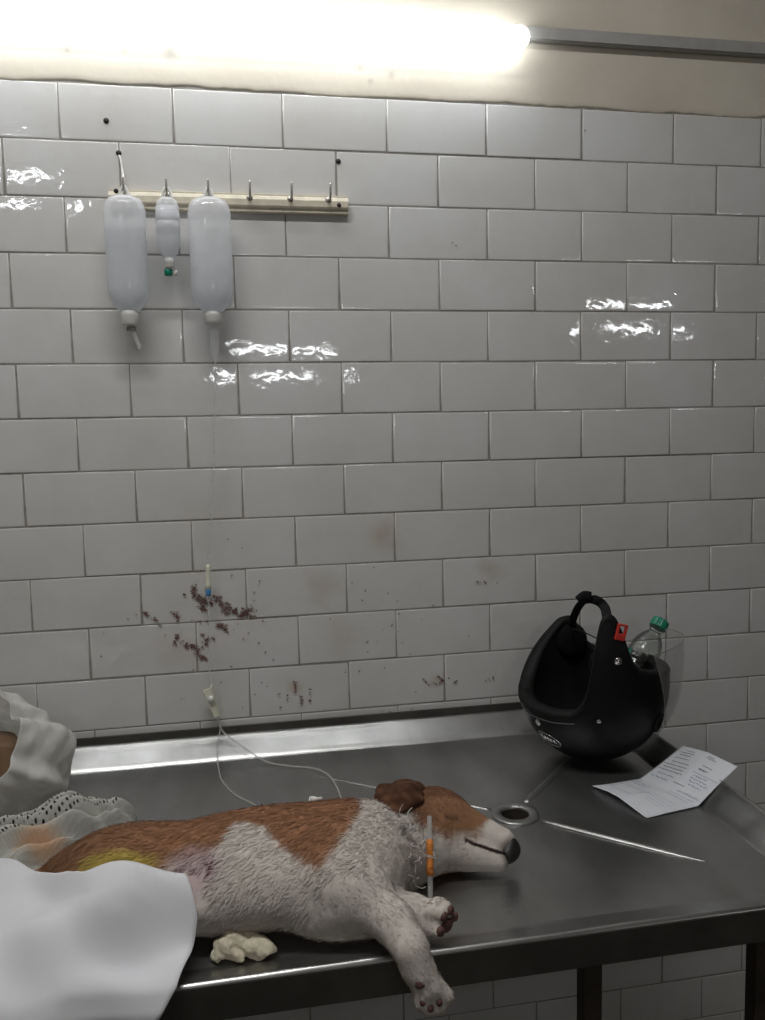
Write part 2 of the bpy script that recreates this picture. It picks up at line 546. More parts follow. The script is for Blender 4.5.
# ------------------------------------------------------------------ the table
ZT = .85
XL, XR, YB, YF = -1.05, 1.02, -.066, -.682       # flat tray
XLo, XRo, YBo, YFo = -1.10, 1.066, -.012, -.7205  # outer rim
ZB, ZS, ZF = .8845, .8845, .859
DC = (.714, -.393)
def build_table():
    t = thing('examination_table', 'stainless steel examination table with raised rims and a drain, pushed against the tiled wall', 'table', (0, -.37, 0))
    bm = bmesh.new()
    hole, n = .0235, 48
    # top plate: fine polar/grid: quads between the drain hole and the tray outline
    ring = [bm.verts.new((DC[0] + hole * math.cos(2 * math.pi * k / n), DC[1] + hole * math.sin(2 * math.pi * k / n), ZT - .0012)) for k in range(n)]
    def outline(a):
        c, s = math.cos(a), math.sin(a)
        ts = []
        if c > 1e-9: ts.append((XR - DC[0]) / c)
        if c < -1e-9: ts.append((XL - DC[0]) / c)
        if s > 1e-9: ts.append((YB - DC[1]) / s)
        if s < -1e-9: ts.append((YF - DC[1]) / s)
        k = min(ts)
        return (DC[0] + c * k, DC[1] + s * k)
    angs = [2 * math.pi * k / n for k in range(n)]
    corners = [(XR, YB), (XL, YB), (XL, YF), (XR, YF)]
    outer = []
    for a in angs:
        p = outline(a)
        outer.append(bm.verts.new((*p, ZT)))
    cv = {}
    for c in corners:
        cv[c] = bm.verts.new((*c, ZT))
    for k in range(n):
        l = (k + 1) % n
        vs = [ring[k], outer[k]]
        a0 = angs[k]
        a1 = angs[l] if l else 2 * math.pi
        for c in corners:
            ca = math.atan2(c[1] - DC[1], c[0] - DC[0]) % (2 * math.pi)
            if a0 < ca < a1:
                vs.append(cv[c])
        vs += [outer[l], ring[l]]
        bm.faces.new(vs)
    bm_obj('table_top', bm, MSTEEL, t)
    # sloped rims, rolled outer edge and a lip hanging down
    def rim(name, i0, i1, o0, o1, zo, zi=ZT, lip=.046):
        i0, i1, o0, o1 = [np.array(p, float) for p in (i0, i1, o0, o1)]
        V, F = [], []
        m = 40
        for k in range(m + 1):
            f = k / m
            a, b = i0 + (i1 - i0) * f, o0 + (o1 - o0) * f
            d = (b - a)
            L = np.linalg.norm(d)
            u = d / L
            prof = [(0, zi), (.004 / L, zi + .0008), (.10, zi + (zo - zi) * .09)] + [(s, zi + (zo - zi) * s) for s in (.3, .5, .7, .88)] + \
                   [(1 - .003 / L, zo), (1 + .0005 / L, zo - .0006), (1 + .003 / L, zo - .004)]
            wob = .0007 * math.sin(f * 37 + 1) + .0005 * math.sin(f * 91)
            for s, z in prof:
                p = a + d * s
                V.append((p[0], p[1], z + (wob if .05 < s < .95 else 0)))
        q = 10
        for k in range(m):
            for j in range(q - 1):
                F.append((k * q + j, k * q + j + 1, (k + 1) * q + j + 1, (k + 1) * q + j))
        return mesh_obj(name, V, F, MSTEEL_RIM, t)
    rim('back_rim', (XR, YB), (XL, YB), (XRo, YBo), (XLo, YBo), ZB)
    rim('right_rim', (XR, YF), (XR, YB), (XRo, YFo), (XRo, YBo), ZS)
    rim('left_rim', (XL, YB), (XL, YF), (XLo, YBo), (XLo, YFo), ZS)
    rim('front_rim', (XL, YF), (XR, YF), (XLo, YFo), (XRo, YFo), ZF)
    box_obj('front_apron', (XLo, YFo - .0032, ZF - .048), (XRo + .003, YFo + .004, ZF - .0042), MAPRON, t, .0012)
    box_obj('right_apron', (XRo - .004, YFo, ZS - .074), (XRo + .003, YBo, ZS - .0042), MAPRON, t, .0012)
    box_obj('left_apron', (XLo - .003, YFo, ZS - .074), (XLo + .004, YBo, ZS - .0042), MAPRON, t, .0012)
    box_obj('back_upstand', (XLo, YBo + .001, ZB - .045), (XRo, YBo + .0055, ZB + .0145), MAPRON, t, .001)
    # pressed folds running from the drain, rounded beads
    def bead(p0, p1, w=.0052, hh=.52):
        pts = [(p0[0] + (p1[0] - p0[0]) * f, p0[1] + (p1[1] - p0[1]) * f, ZT - .0006) for f in np.linspace(0, 1, 30)]
        hw = [w * min(1, .5 + f * 5, 1.0 if f < .75 else (1 - f) / .25 + .12) for f in np.linspace(0, 1, 30)]
        tube_obj('fold_bead', pts, hw, MSTEEL_RIM, t, ry=[h * hh for h in hw], n=16)
    bead((.682, -.370), (.4065, -.166))
    bead((.748, -.424), (.935, -.596), .0075)
    bead((.745, -.356), (1.0, -.09), .006, .10)
    bead((.680, -.428), (.43, -.655), .006, .10)
    # drain flange and strainer cup
    fl = lathe_obj('drain_flange', [(.0225, -.004), (.0225, .0008), (.0235, .0018), (.0365, .0026), (.0385, .0018), (.0390, .0002), (.0390, -.0015), (.0225, -.004)],
                   MSTEEL_RIM, t, Matrix.Translation((*DC, ZT)), n=48)
    fl.data.polygons[-1].use_smooth = False
    bmf = bmesh.new()
    bmf.from_mesh(fl.data)
    for f in [f for f in bmf.faces if len(f.verts) > 8]:
        bmf.faces.remove(f)
    bmf.to_mesh(fl.data)
    bmf.free()
    cup = lathe_obj('drain_cup', [(.0226, 0), (.0215, -.012), (.018, -.02), (.0165, -.05), (.0, -.05)], MFRAME, t, Matrix.Translation((*DC, ZT - .002)), n=40)
    bmf = bmesh.new()
    bmf.from_mesh(cup.data)
    for f in [f for f in bmf.faces if len(f.verts) > 8 and f.calc_center_median().z > ZT - .01]:
        bmf.faces.remove(f)
    bmf.to_mesh(cup.data)
    bmf.free()
    # frame: front rail, legs
    box_obj('front_rail', (XLo + .03, -.712, .803), (XRo - .03, -.684, .829), MFRAME, t, .002)
    box_obj('back_rail', (XLo + .03, -.06, .800), (XRo - .03, -.035, .826), MFRAME, t, .002)
    for x in (.7055, .946, -.30, -.98):
        bm = bmesh.new()
        bm_box(bm, (x - .0125, -.708, .022), (x + .0125, -.684, .802), .002)
        leg = bm_obj('leg', bm, MFRAME, t)
        bm = bmesh.new()
        bm_box(bm, (x - .016, -.712, 0), (x + .016, -.680, .024), .004)
        bm_obj('rubber_foot', bm, MTRIM, leg)
    for x in (-.98, -.55):
        bm = bmesh.new()
        bm_box(bm, (x - .0125, -.06, 0.0), (x + .0125, -.036, .802), .002)
        bm_obj('leg', bm, MFRAME, t)
    return t
build_table()

# ------------------------------------------------------------------ things on the wall
def build_rail():
    t = thing('hook_rail', 'cream wooden rail with six hooks screwed to the tiled wall', 'hook rail', (.297, 0, 1.905))
    bm = bmesh.new()
    z0, z1 = 1.888, 1.923
    prof = [(0, z0), (-.010, z0), (-.012, z0 + .002), (-.012, z0 + .007), (-.016, z0 + .009), (-.018, z0 + .012), (-.018, z1 - .012), (-.014, z1 - .006), (-.0115, z1 - .004), (-.0115, z1 - .001), (-.009, z1), (0, z1)]
    A = [bm.verts.new((.080, y - .0005, z)) for y, z in prof]
    B = [bm.verts.new((.519, y - .0005, z)) for y, z in prof]
    n = len(prof)
    for i in range(n):
        bm.faces.new((A[i], B[i], B[(i + 1) % n], A[(i + 1) % n]))
    bm.faces.new(A)
    bm.faces.new(B[::-1])
    bm_obj('board', bm, MRAIL, t)
    for x in (.111, .185, .2585, .333, .409, .481):
        pts = catmull([(x, -.017, 1.914), (x, -.030, 1.910), (x, -.043, 1.909), (x, -.051, 1.913), (x, -.0525, 1.922), (x, -.0515, 1.934)], 5)
        hk = tube_obj('hook', pts, .0021, MHOOK, t, n=8, up=(1, 0, 0))
        lathe_obj('hook_plate', [(.0001, 0), (.0055, .0004), (.006, .0016), (.004, .003), (.0001, .0034)], MHOOK, hk,
                  axis_matrix((x, -.0175, 1.913), (x, -.1, 1.913)), n=16)
    for x, z in ((.094, 1.918), (.501, 1.904)):
        lathe_obj('screw', [(.0001, 0), (.0044, .0002), (.004, .0016), (.0015, .002), (.0001, .002)], MRUST, t, axis_matrix((x, -.0178, z), (x, -.1, z)), n=14)
    return t
build_rail()

def wall_screw(x, z, label):
    t = thing('wall_screw', label, 'screw', (x, 0, z), 'dark screws in the tiled wall')
    lathe_obj('screw_head', [(.0001, 0), (.0038, .0002), (.0042, .0012), (.0032, .0024), (.0012, .0028), (.0001, .0028)], MRUST, t, axis_matrix((x, -.0006, z), (x, -.1, z)), n=14)
    lathe_obj('plug_collar', [(.003, 0), (.0052, .0003), (.0050, .0009), (.003, .0010)], MRUST, t, axis_matrix((x, -.0005, z), (x, -.1, z)), n=14)
    return t
wall_screw(.081, 2.046, 'dark screw in the top row of tiles, highest of the screws near the hook rail')
wall_screw(.100, 1.990, 'dark screw above the left end of the hook rail, holding the white cord')
wall_screw(.504, 1.990, 'dark screw above the right end of the hook rail')

def build_cord():
    pts = catmull([(.101, -.004, 1.985), (.104, -.006, 1.972), (.106, -.010, 1.955), (.109, -.022, 1.938), (.1105, -.043, 1.927), (.111, -.0500, 1.9185)], 6)
    o = tube_obj('cord', pts, .0019, MWHITEPL, None, n=8, up=(1, 0, 0))
    tag(o, 'short white cord hanging from a dark screw to the leftmost hook', 'cord')
build_cord()

MBOT = clear_mat('milky_bottle_plastic', (.94, .95, .98), .58, .12, .42, .9)
MBOTMID = clear_mat('milky_bottle_plastic_small', (.94, .95, .98), .56, .12, .42, .9)
MLIQ = clear_mat('saline', (.52, .57, .62), .26, .05, .3)
MCLEAR = clear_mat('clear_tube_plastic', (.78, .80, .80), .30, .12, .3)
MCHAMBER = clear_mat('clear_chamber_plastic', (.80, .82, .82), .22, .08, .3)

def infusion_bottle(cx, ztop, zsh, rx, ry, level, cap_r, cap_z, label, lean=0.0):
    """A bottle hanging neck down from its loop; zsh = where the body narrows."""
    t = thing('infusion_bottle', label, 'infusion bottle', (cx, -.0545, ztop), 'infusion bottles on the hook rail')
    cy = -.0545
    H = ztop - zsh
    rel = rx
    prof = [(.002, ztop), (rel * .55, ztop - .001), (rel * .80, ztop - .006), (rel * .94, ztop - .015), (rel, ztop - .028), (rel * .985, ztop - .06), (rel * .98, zsh + .06),
            (rel, zsh + .02), (rel * .99, zsh + .006), (rel * .92, zsh - .006), (rel * .74, zsh - .018), (rel * .55, zsh - .026), (cap_r * .95, zsh - .031), (cap_r * .9, cap_z + .012)]
    at = Matrix.Translation((cx, cy, 0))
    body = lathe_obj('bottle_body', prof, MBOT if rx > .03 else MBOTMID, t, at, n=40, sy=ry / rx)
    # moulded rib down the front of the body
    # liquid inside
    k = .965
    lp = [(.001, level)] + [(r * k, level) for r in (rel * .98,)] + [(r * k, z) for r, z in prof if z < level - .002]
    lathe_obj('liquid', lp, MLIQ, body, at, n=32, sy=ry / rx)
    # loop moulded on the base, hung on the hook
    lp = catmull([(cx - .0085, cy + .003, ztop - .004), (cx - .0060, cy + .003, ztop + .010), (cx - .0015, cy + .003, ztop + .0185), (cx + .0015, cy + .003, ztop + .0185), (cx + .0060, cy + .003, ztop + .010), (cx + .0085, cy + .003, ztop - .004)], 5)
    tube_obj('hanging_loop', lp, .0024, MWHITEPL, t, ry=.0015, n=8, up=(0, 1, 0))
    zc = zsh - .030
    cap = lathe_obj('neck_cap', [(cap_r * .6, zc + .002), (cap_r, zc), (cap_r * 1.04, zc - .008), (cap_r, (zc + cap_z) / 2), (cap_r * .98, cap_z + .004), (cap_r * .85, cap_z), (.001, cap_z)], MBOTCAP, t, at, n=28)
    return t, cap
MBOTCAP = clear_mat('milky_cap_plastic', (.80, .79, .75), .85, .3, .2)

b1, c1 = infusion_bottle(.111, 1.899, 1.728, .0365, .030, 1.842, .0155, 1.672, 'large infusion bottle on the left, water line near its top, short cut tube below')
sp = catmull([(.112, -.0545, 1.674), (.115, -.055, 1.664), (.121, -.057, 1.648), (.127, -.058, 1.632)], 6)
stub = tube_obj('cut_tube', sp, .0042, MCLEAR, b1, n=12)
lathe_obj('spike_collar', [(.004, 0), (.0088, .0005), (.0088, .006), (.005, .009)], mat('grey_rubber', (.33, .33, .31), .6), b1, axis_matrix((.1125, -.0545, 1.664), (.1115, -.0545, 1.72)), n=20)
b2, c2 = infusion_bottle(.185, 1.899, 1.822, .0212, .0185, 1.846, .0088, 1.775, 'small infusion bottle in the middle with a green stopper under its neck')
lathe_obj('green_stopper', [(.001, 1.7735), (.0072, 1.7735), (.0076, 1.770), (.0076, 1.764), (.0065, 1.7625), (.001, 1.7625)], MGREEN, b2, Matrix.Translation((.182, -.052, 0)), n=20)
lathe_obj('torn_cap', [(.0005, 0), (.005, .001), (.0058, .004), (.004, .006), (.0005, .0065)], MBOTCAP, b2, axis_matrix((.192, -.053, 1.768), (.206, -.054, 1.763)), n=16)
b3, c3 = infusion_bottle(.2585, 1.900, 1.728, .0385, .032, 1.782, .0155, 1.676, 'large infusion bottle on the right of the three, nearly empty, feeding the drip line')

def build_drip_line():
    t = thing('drip_line', 'clear drip line falling from the right infusion bottle to the dog', 'drip line', (.258, -.052, 1.68))
    lathe_obj('drip_chamber', [(.003, 1.680), (.0085, 1.678), (.009, 1.670), (.0085, 1.640), (.008, 1.622), (.004, 1.612), (.0022, 1.608)], MCHAMBER, t, Matrix.Translation((.259, -.052, 0)), n=24)
    a = catmull([(.259, -.052, 1.610), (.256, -.048, 1.55), (.250, -.040, 1.45), (.241, -.033, 1.33), (.2300, -.030, 1.228)], 8)
    tube_obj('upper_tube', a, .0017, MCLEAR, t, n=8, up=(0, 1, 0))
    ip = lathe_obj('injection_port', [(.002, 0), (.0056, .001), (.0058, .012), (.0052, .014), (.0052, .038), (.0045, .046), (.002, .050)], MCREAMPL, t, axis_matrix((.2282, -.030, 1.178), (.2302, -.030, 1.24)), n=20)
    lathe_obj('blue_tip', [(.001, -.004), (.0042, -.003), (.005, .002), (.0055, .008), (.0057, .010), (.001, .010)], MBLUE, ip, axis_matrix((.2280, -.0300, 1.170), (.2302, -.030, 1.24)), n=20)
    b = catmull([(.2280, -.030, 1.172), (.2270, -.030, 1.10), (.2240, -.028, 1.02), (.2230, -.026, .985)], 8)
    tube_obj('lower_tube', b, .0017, MCLEAR, t, n=8, up=(0, 1, 0))
    # roller clamp: a tapered channel body with a wheel
    A = Matrix.Translation((.2275, -.024, .955)) @ Matrix.Rotation(math.radians(-16), 4, 'Y')
    bm = bmesh.new()
    bm_box(bm, (-.0065, -.005, -.030), (.0065, -.002, .030), .001)
    bm_box(bm, (-.0075, -.009, -.030), (-.0055, .006, .028), .0008)
    bm_box(bm, (.0055, -.009, -.030), (.0075, .006, .034), .0008)
    for v in bm.verts:
        v.co.x *= 1 + .25 * (v.co.z / .03)
        v.co = A @ v.co
    rc = bm_obj('roller_clamp', bm, MCREAMPL, t)
    V, F = lathe([(.001, -.005), (.0058, -.005), (.0058, .005), (.001, .005)], 20)
    W = A @ Matrix.Translation((0, -.0075, .010)) @ Matrix.Rotation(math.radians(90), 4, 'Y')
    mesh_obj('roller_wheel', xf(V, W), F, MWHITEPL, rc)
    c = catmull([(.2235, -.024, .982), (.2275, -.022, .955), (.235, -.022, .925), (.243, -.024, .897), (.262, -.040, .8835), (.290, -.068, .870), (.325, -.100, .8565), (.365, -.122, .8535), (.408, -.142, .853), (.432, -.175, .853), (.4415, -.230, .853), (.444, -.300, .853), (.446, -.37, .853), (.445, -.44, .856)], 8)
    tube_obj('long_tube', c, .0019, MCLEAR2, t, n=8)
    d = catmull([(.2405, -.024, .904), (.238, -.03, .893), (.2335, -.055, .880), (.2340, -.085, .860), (.237, -.115, .853), (.243, -.161, .853), (.267, -.225, .853), (.300, -.275, .853), (.335, -.36, .853), (.365, -.435, .857)], 8)
    tube_obj('side_tube', d, .0015, MCLEAR2, t, n=8)
    return t
MCLEAR2 = clear_mat('clear_line_plastic', (.66, .66, .64), .42, .2, .2)
build_drip_line()

def build_spatter():
    strokes = STROKES + SMUDGES
    V, F, K = [], [], []
    def flake(x, z, r, e=1.0, ang=0.0):
        n = random.randint(6, 9)
        b = len(V)
        for k in range(n):
            a = 2 * math.pi * k / n
            q = r * random.uniform(.55, 1.15)
            px, pz = q * math.cos(a) * e, q * math.sin(a)
            V.append((x + px * math.cos(ang) - pz * math.sin(ang), -.0022 - .00001 * len(F) / 10, z + px * math.sin(ang) + pz * math.cos(ang)))
        F.append(tuple(range(b, b + n)))
    for s, wide, dens in strokes:
        P = catmull([(x, 0, z) for x, z in s], 12) if len(s) > 2 else np.linspace((s[0][0], 0, s[0][1]), (s[-1][0], 0, s[-1][1]), 14)
        for p in P:
            for _ in range(dens):
                if random.random() < .55:
                    flake(p[0] + random.gauss(0, wide), p[2] + random.gauss(0, wide), abs(random.gauss(.0010, .0009)) + .0004, random.uniform(1, 2.2), random.uniform(-1.2, .2))
    for x, z in DOTS:
        flake(x, z, random.uniform(.0011, .0021), random.uniform(1.2, 2.0), random.choice((.8, .7, .9, -.4)))
    for _ in range(40):
        flake(random.gauss(.25, .09), random.gauss(1.09, .06), random.uniform(.0004, .001))
    o = mesh_obj('dried_blood', V, [f[::-1] for f in F], BLOOD, None, smooth=False)
    tag(o, 'dried brown blood smears and dark specks on the tiles above the table', 'stain', kind='stuff')
BLOOD = clear_mat('dried_blood', (.16, .085, .07), .62, .6, 0.0, .2)
STROKES = [([(0.2, 1.18), (0.203, 1.164), (0.214, 1.14)], 0.004, 5),
    ([(0.207, 1.164), (0.222, 1.15), (0.229, 1.146)], 0.004, 5),
    ([(0.21, 1.138), (0.221, 1.134)], 0.002, 3),
    ([(0.237, 1.154), (0.249, 1.149), (0.267, 1.132)], 0.005, 5),
    ([(0.249, 1.133), (0.272, 1.129), (0.282, 1.131)], 0.003, 4),
    ([(0.282, 1.118), (0.297, 1.127), (0.318, 1.129)], 0.003, 4),
    ([(0.284, 1.115), (0.294, 1.12), (0.315, 1.115)], 0.002, 3),
    ([(0.101, 1.139), (0.113, 1.128), (0.131, 1.114)], 0.002, 3),
    ([(0.158, 1.136), (0.164, 1.128), (0.168, 1.119)], 0.0035, 3),
    ([(0.159, 1.067), (0.162, 1.078), (0.167, 1.088)], 0.002, 2),
    ([(0.177, 1.069), (0.188, 1.064), (0.199, 1.059)], 0.003, 3),
    ([(0.214, 1.08), (0.219, 1.069), (0.21, 1.056)], 0.003, 3),
    ([(0.201, 1.062), (0.203, 1.048), (0.213, 1.034)], 0.003, 3),
    ([(0.24, 1.103), (0.251, 1.098), (0.261, 1.089)], 0.0025, 3),
    ([(0.224, 1.079), (0.234, 1.076)], 0.002, 2),
    ([(0.185, 1.113), (0.205, 1.113), (0.226, 1.112)], 0.0015, 1),
    ([(0.18, 1.169), (0.183, 1.167)], 0.001, 1)]
SMUDGES = [([(0.655, 0.963), (0.662, 0.952), (0.683, 0.949)], .0015, 1),
    ([(0.683, 0.965), (0.694, 0.957), (0.686, 0.947)], .0015, 1),
    ([(0.708, 0.963), (0.719, 0.951), (0.728, 0.954)], .0015, 1),
    ([(0.78, 0.951), (0.802, 0.951)], .0015, 1),
    ([(0.389, 0.98), (0.391, 0.966), (0.388, 0.956)], .0015, 1),
    ([(0.403, 0.948), (0.402, 0.927)], .0015, 1),
    ([(0.42, 0.957), (0.417, 0.929)], .0015, 1),
    ([(0.768, 1.16), (0.789, 1.157)], .0015, 1)]
DOTS = [(0.074, 1.125), (0.09, 1.133), (0.269, 1.271), (0.295, 1.253), (0.273, 1.199), (0.214, 1.211), (0.327, 1.186), (0.324, 1.178), (0.315, 1.163), (0.315, 1.147), (0.336, 1.103), (0.33, 1.105), (0.273, 1.091), (0.302, 1.083), (0.291, 1.071), (0.321, 1.061), (0.333, 1.041), (0.349, 1.025), (0.266, 1.017), (0.245, 0.987), (0.224, 0.981), (0.167, 0.96), (0.324, 0.981), (0.334, 0.972), (0.31, 0.957), (0.357, 0.954), (0.374, 0.951), (0.374, 0.942), (0.359, 0.926), (0.284, 0.933), (0.142, 1.088), (0.028, 1.1), (0.021, 1.055), (0.192, 1.016), (0.234, 1.077), (0.219, 1.036), (0.281, 1.102), (0.556, 1.201), (0.51, 1.172), (0.537, 1.155), (0.53, 1.135), (0.583, 1.146), (0.602, 1.129), (0.678, 1.116), (0.814, 1.155), (0.326, 1.186), (0.318, 1.126), (0.331, 1.105), (0.605, 1.103), (0.653, 1.088), (0.59, 1.08), (0.571, 1.071), (0.56, 1.049), (0.603, 1.066), (0.539, 1.028), (0.538, 1.049), (0.612, 1.042), (0.627, 1.017), (0.32, 1.061), (0.333, 1.042), (0.348, 1.025), (0.752, 1.047), (0.573, 0.992), (0.521, 0.989), (0.492, 0.989), (0.324, 0.98), (0.356, 0.954), (0.374, 0.95), (0.374, 0.94), (0.36, 0.926), (0.637, 0.936), (0.541, 0.892), (0.566, 0.9), (0.583, 0.898), (0.629, 0.901), (0.464, 1.101)] + [(.727, 1.842), (.735, 1.837), (1.005, 2.067)]
build_spatter()

# ------------------------------------------------------------------ the dog
def V(*a): return np.array(a,float)
def s_ell(p,c,r,rz=0.0,ry=0.0):
    q=p-np.array(c,float)
    if rz: 
        cs,sn=np.cos(rz),np.sin(rz); q=np.stack([q[...,0]*cs+q[...,1]*sn,-q[...,0]*sn+q[...,1]*cs,q[...,2]],-1)
    if ry:
        cs,sn=np.cos(ry),np.sin(ry); q=np.stack([q[...,0]*cs-q[...,2]*sn,q[...,1],q[...,0]*sn+q[...,2]*cs],-1)
    r=np.array(r,float)
    k0=np.linalg.norm(q/r,axis=-1);k1=np.linalg.norm(q/(r*r),axis=-1)
    return k0*(k0-1)/np.maximum(k1,1e-6)
def s_cone(p,a,b,ra,rb):
    a=np.array(a,float);b=np.array(b,float);ab=b-a
    t=np.clip(((p-a)@ab)/(ab@ab),0,1)
    return np.linalg.norm(p-(a+t[...,None]*ab),axis=-1)-(ra+(rb-ra)*t)
def smin(a,b,k):
    h=np.clip(.5+.5*(b-a)/k,0,1)
    return b+(a-b)*h-k*h*(1-h)
def dog_sdf(p):
    d=s_ell(p,(.335,-.572,.909),(.135,.112,.061))                 # ribcage
    d=smin(d,s_ell(p,(.215,-.567,.903),(.13,.102,.055)),.04)       # abdomen
    d=smin(d,s_ell(p,(.115,-.555,.905),(.085,.09,.054)),.04)       # pelvis
    d=smin(d,s_ell(p,(.415,-.585,.908),(.075,.098,.058)),.035)       # forechest
    d=smin(d,s_cone(p,(.43,-.55,.906),(.525,-.522,.904),.056,.050),.025)  # neck
    d=smin(d,s_ell(p,(.553,-.495,.901),(.055,.06,.050),rz=-.5),.02)     # skull
    d=smin(d,s_ell(p,(.555,-.525,.889),(.05,.04,.037),rz=-.45),.02)        # cheek
    d=smin(d,s_cone(p,(.578,-.512,.899),(.640,-.546,.8895),.039,.0195),.016)  # muzzle
    d=smin(d,s_cone(p,(.562,-.538,.886),(.628,-.5655,.8725),.033,.0150),.008) # lower jaw
    d=smin(d,s_cone(p,(.455,-.590,.888),(.512,-.552,.886),.042,.034),.025) # throat
    # upper foreleg hanging over the table edge
    d=smin(d,s_cone(p,(.385,-.62,.925),(.405,-.665,.915),.050,.042),.025)
    l=s_cone(p,(.395,-.655,.922),(.450,-.716,.897),.037,.0225)
    l=smin(l,s_cone(p,(.450,-.716,.897),(.463,-.748,.883),.0225,.0190),.015)
    l=smin(l,s_cone(p,(.463,-.748,.883),(.469,-.756,.864),.0190,.0165),.012)
    l=smin(l,s_cone(p,(.469,-.756,.864),(.478,-.760,.846),.0170,.0185),.01)
    for dx,dz,r in ((-.012,-.010,.0092),(-.003,-.017,.0098),(.008,-.016,.0098),(.017,-.007,.009)):
        l=smin(l,s_cone(p,(.478+dx*.6,-.763,.848+dz*.4),(.482+dx,-.767,.841+dz),.0105,r),.004)
    d=smin(d,l,.02)
    # lower foreleg lying on the table
    d=smin(d,s_ell(p,(.395,-.655,.888),(.065,.042,.034)),.02)
    l=s_cone(p,(.425,-.66,.884),(.482,-.672,.876),.032,.0225)
    l=smin(l,s_cone(p,(.482,-.672,.876),(.503,-.688,.878),.0225,.020),.01)
    for tt,dz in ((-.014,-.004),(-.007,.013),(.006,.015),(.014,.001)):
        c=np.array((.506+.76*tt,-.692+.62*tt,.879+dz)); l=smin(l,s_cone(p,c,c+np.array((.0075,-.0095,.0015)),.0105,.0085),.004)
    d=smin(d,l,.012)
    # hind legs and tail, mostly under the sheet
    d=smin(d,s_cone(p,(.11,-.575,.912),(.125,-.645,.905),.052,.040),.03)
    d=smin(d,s_cone(p,(.125,-.645,.905),(.05,-.675,.890),.036,.022),.02)
    d=smin(d,s_cone(p,(.05,-.675,.890),(-.03,-.665,.880),.020,.017),.015)
    d=smin(d,s_cone(p,(.09,-.57,.885),(.04,-.61,.875),.045,.026),.02)
    d=smin(d,s_cone(p,(.04,-.61,.875),(-.06,-.60,.872),.024,.019),.015)
    d=smin(d,s_cone(p,(.05,-.53,.89),(-.02,-.53,.878),.033,.024),.03)
    d=smin(d,s_cone(p,(-.02,-.53,.878),(-.12,-.57,.868),.024,.013),.02)
    return np.maximum(d,.8525-p[...,2]) if False else d
def surface_nets(f,lo,hi,h):
    lo=np.array(lo,float);hi=np.array(hi,float)
    n=np.ceil((hi-lo)/h).astype(int)+1
    ax=[lo[i]+h*np.arange(n[i]) for i in range(3)]
    G=np.stack(np.meshgrid(*ax,indexing='ij'),-1)
    D=np.empty(n)
    for i in range(0,n[0],16): D[i:i+16]=f(G[i:i+16])
    c=[(i,j,k) for i in (0,1) for j in (0,1) for k in (0,1)]
    S=lambda o:D[o[0]:n[0]-1+o[0],o[1]:n[1]-1+o[1],o[2]:n[2]-1+o[2]]
    cnt=np.zeros(n-1);acc=np.zeros(tuple(n-1)+(3,))
    for a in range(8):
        for b in range(a+1,8):
            A,B_=c[a],c[b]
            if sum(abs(A[i]-B_[i]) for i in range(3))!=1: continue
            da,db=S(A),S(B_);m=(da<0)!=(db<0)
            t=np.where(m,da/np.where(m,da-db,1),0)
            pt=np.array(A)+t[...,None]*(np.array(B_)-np.array(A))
            acc[m]+=pt[m];cnt[m]+=1
    act=cnt>0
    idx=-np.ones(n-1,int);idx[act]=np.arange(act.sum())
    ijk=np.argwhere(act)
    verts=lo+h*(ijk+acc[act]/cnt[act][:,None])
    faces=[]
    neg=D<0
    for a in range(3):
        b,c2=(a+1)%3,(a+2)%3
        sl=[slice(None)]*3;sh=[slice(None)]*3
        sl[a]=slice(0,-1);sh[a]=slice(1,None)
        m=neg[tuple(sl)]!=neg[tuple(sh)]
        e=np.argwhere(m)
        e=e[(e[:,b]>0)&(e[:,c2]>0)&(e[:,b]<n[b]-1)&(e[:,c2]<n[c2]-1)]
        flip=neg[tuple(sl)][tuple(e.T)]
        def at(ob,oc):
            q=e.copy();q[:,b]-=ob;q[:,c2]-=oc;return idx[tuple(q.T)]
        quad=np.stack([at(1,1),at(0,1),at(0,0),at(1,0)],1)
        quad[~flip]=quad[~flip][:,::-1]
        faces.append(quad)
    F=np.concatenate(faces);F=F[(F>=0).all(1)]
    return verts,F


def smooth01(a, b, x):
    t = np.clip((x - a) / (b - a), 0, 1)
    return t * t * (3 - 2 * t)

def vnoise(p, f, seed=0):
    """cheap smooth noise from summed sines"""
    r = np.random.default_rng(seed)
    out = 0
    for i in range(6):
        k = r.normal(0, 1, 3)
        k /= np.linalg.norm(k)
        k2 = r.normal(0, 1, 3)
        out = out + np.sin(p @ k * f * (1 + .35 * i) + 2.2 * np.sin(p @ k2 * f * .45 + i) + i * 1.7)
    return out / 6

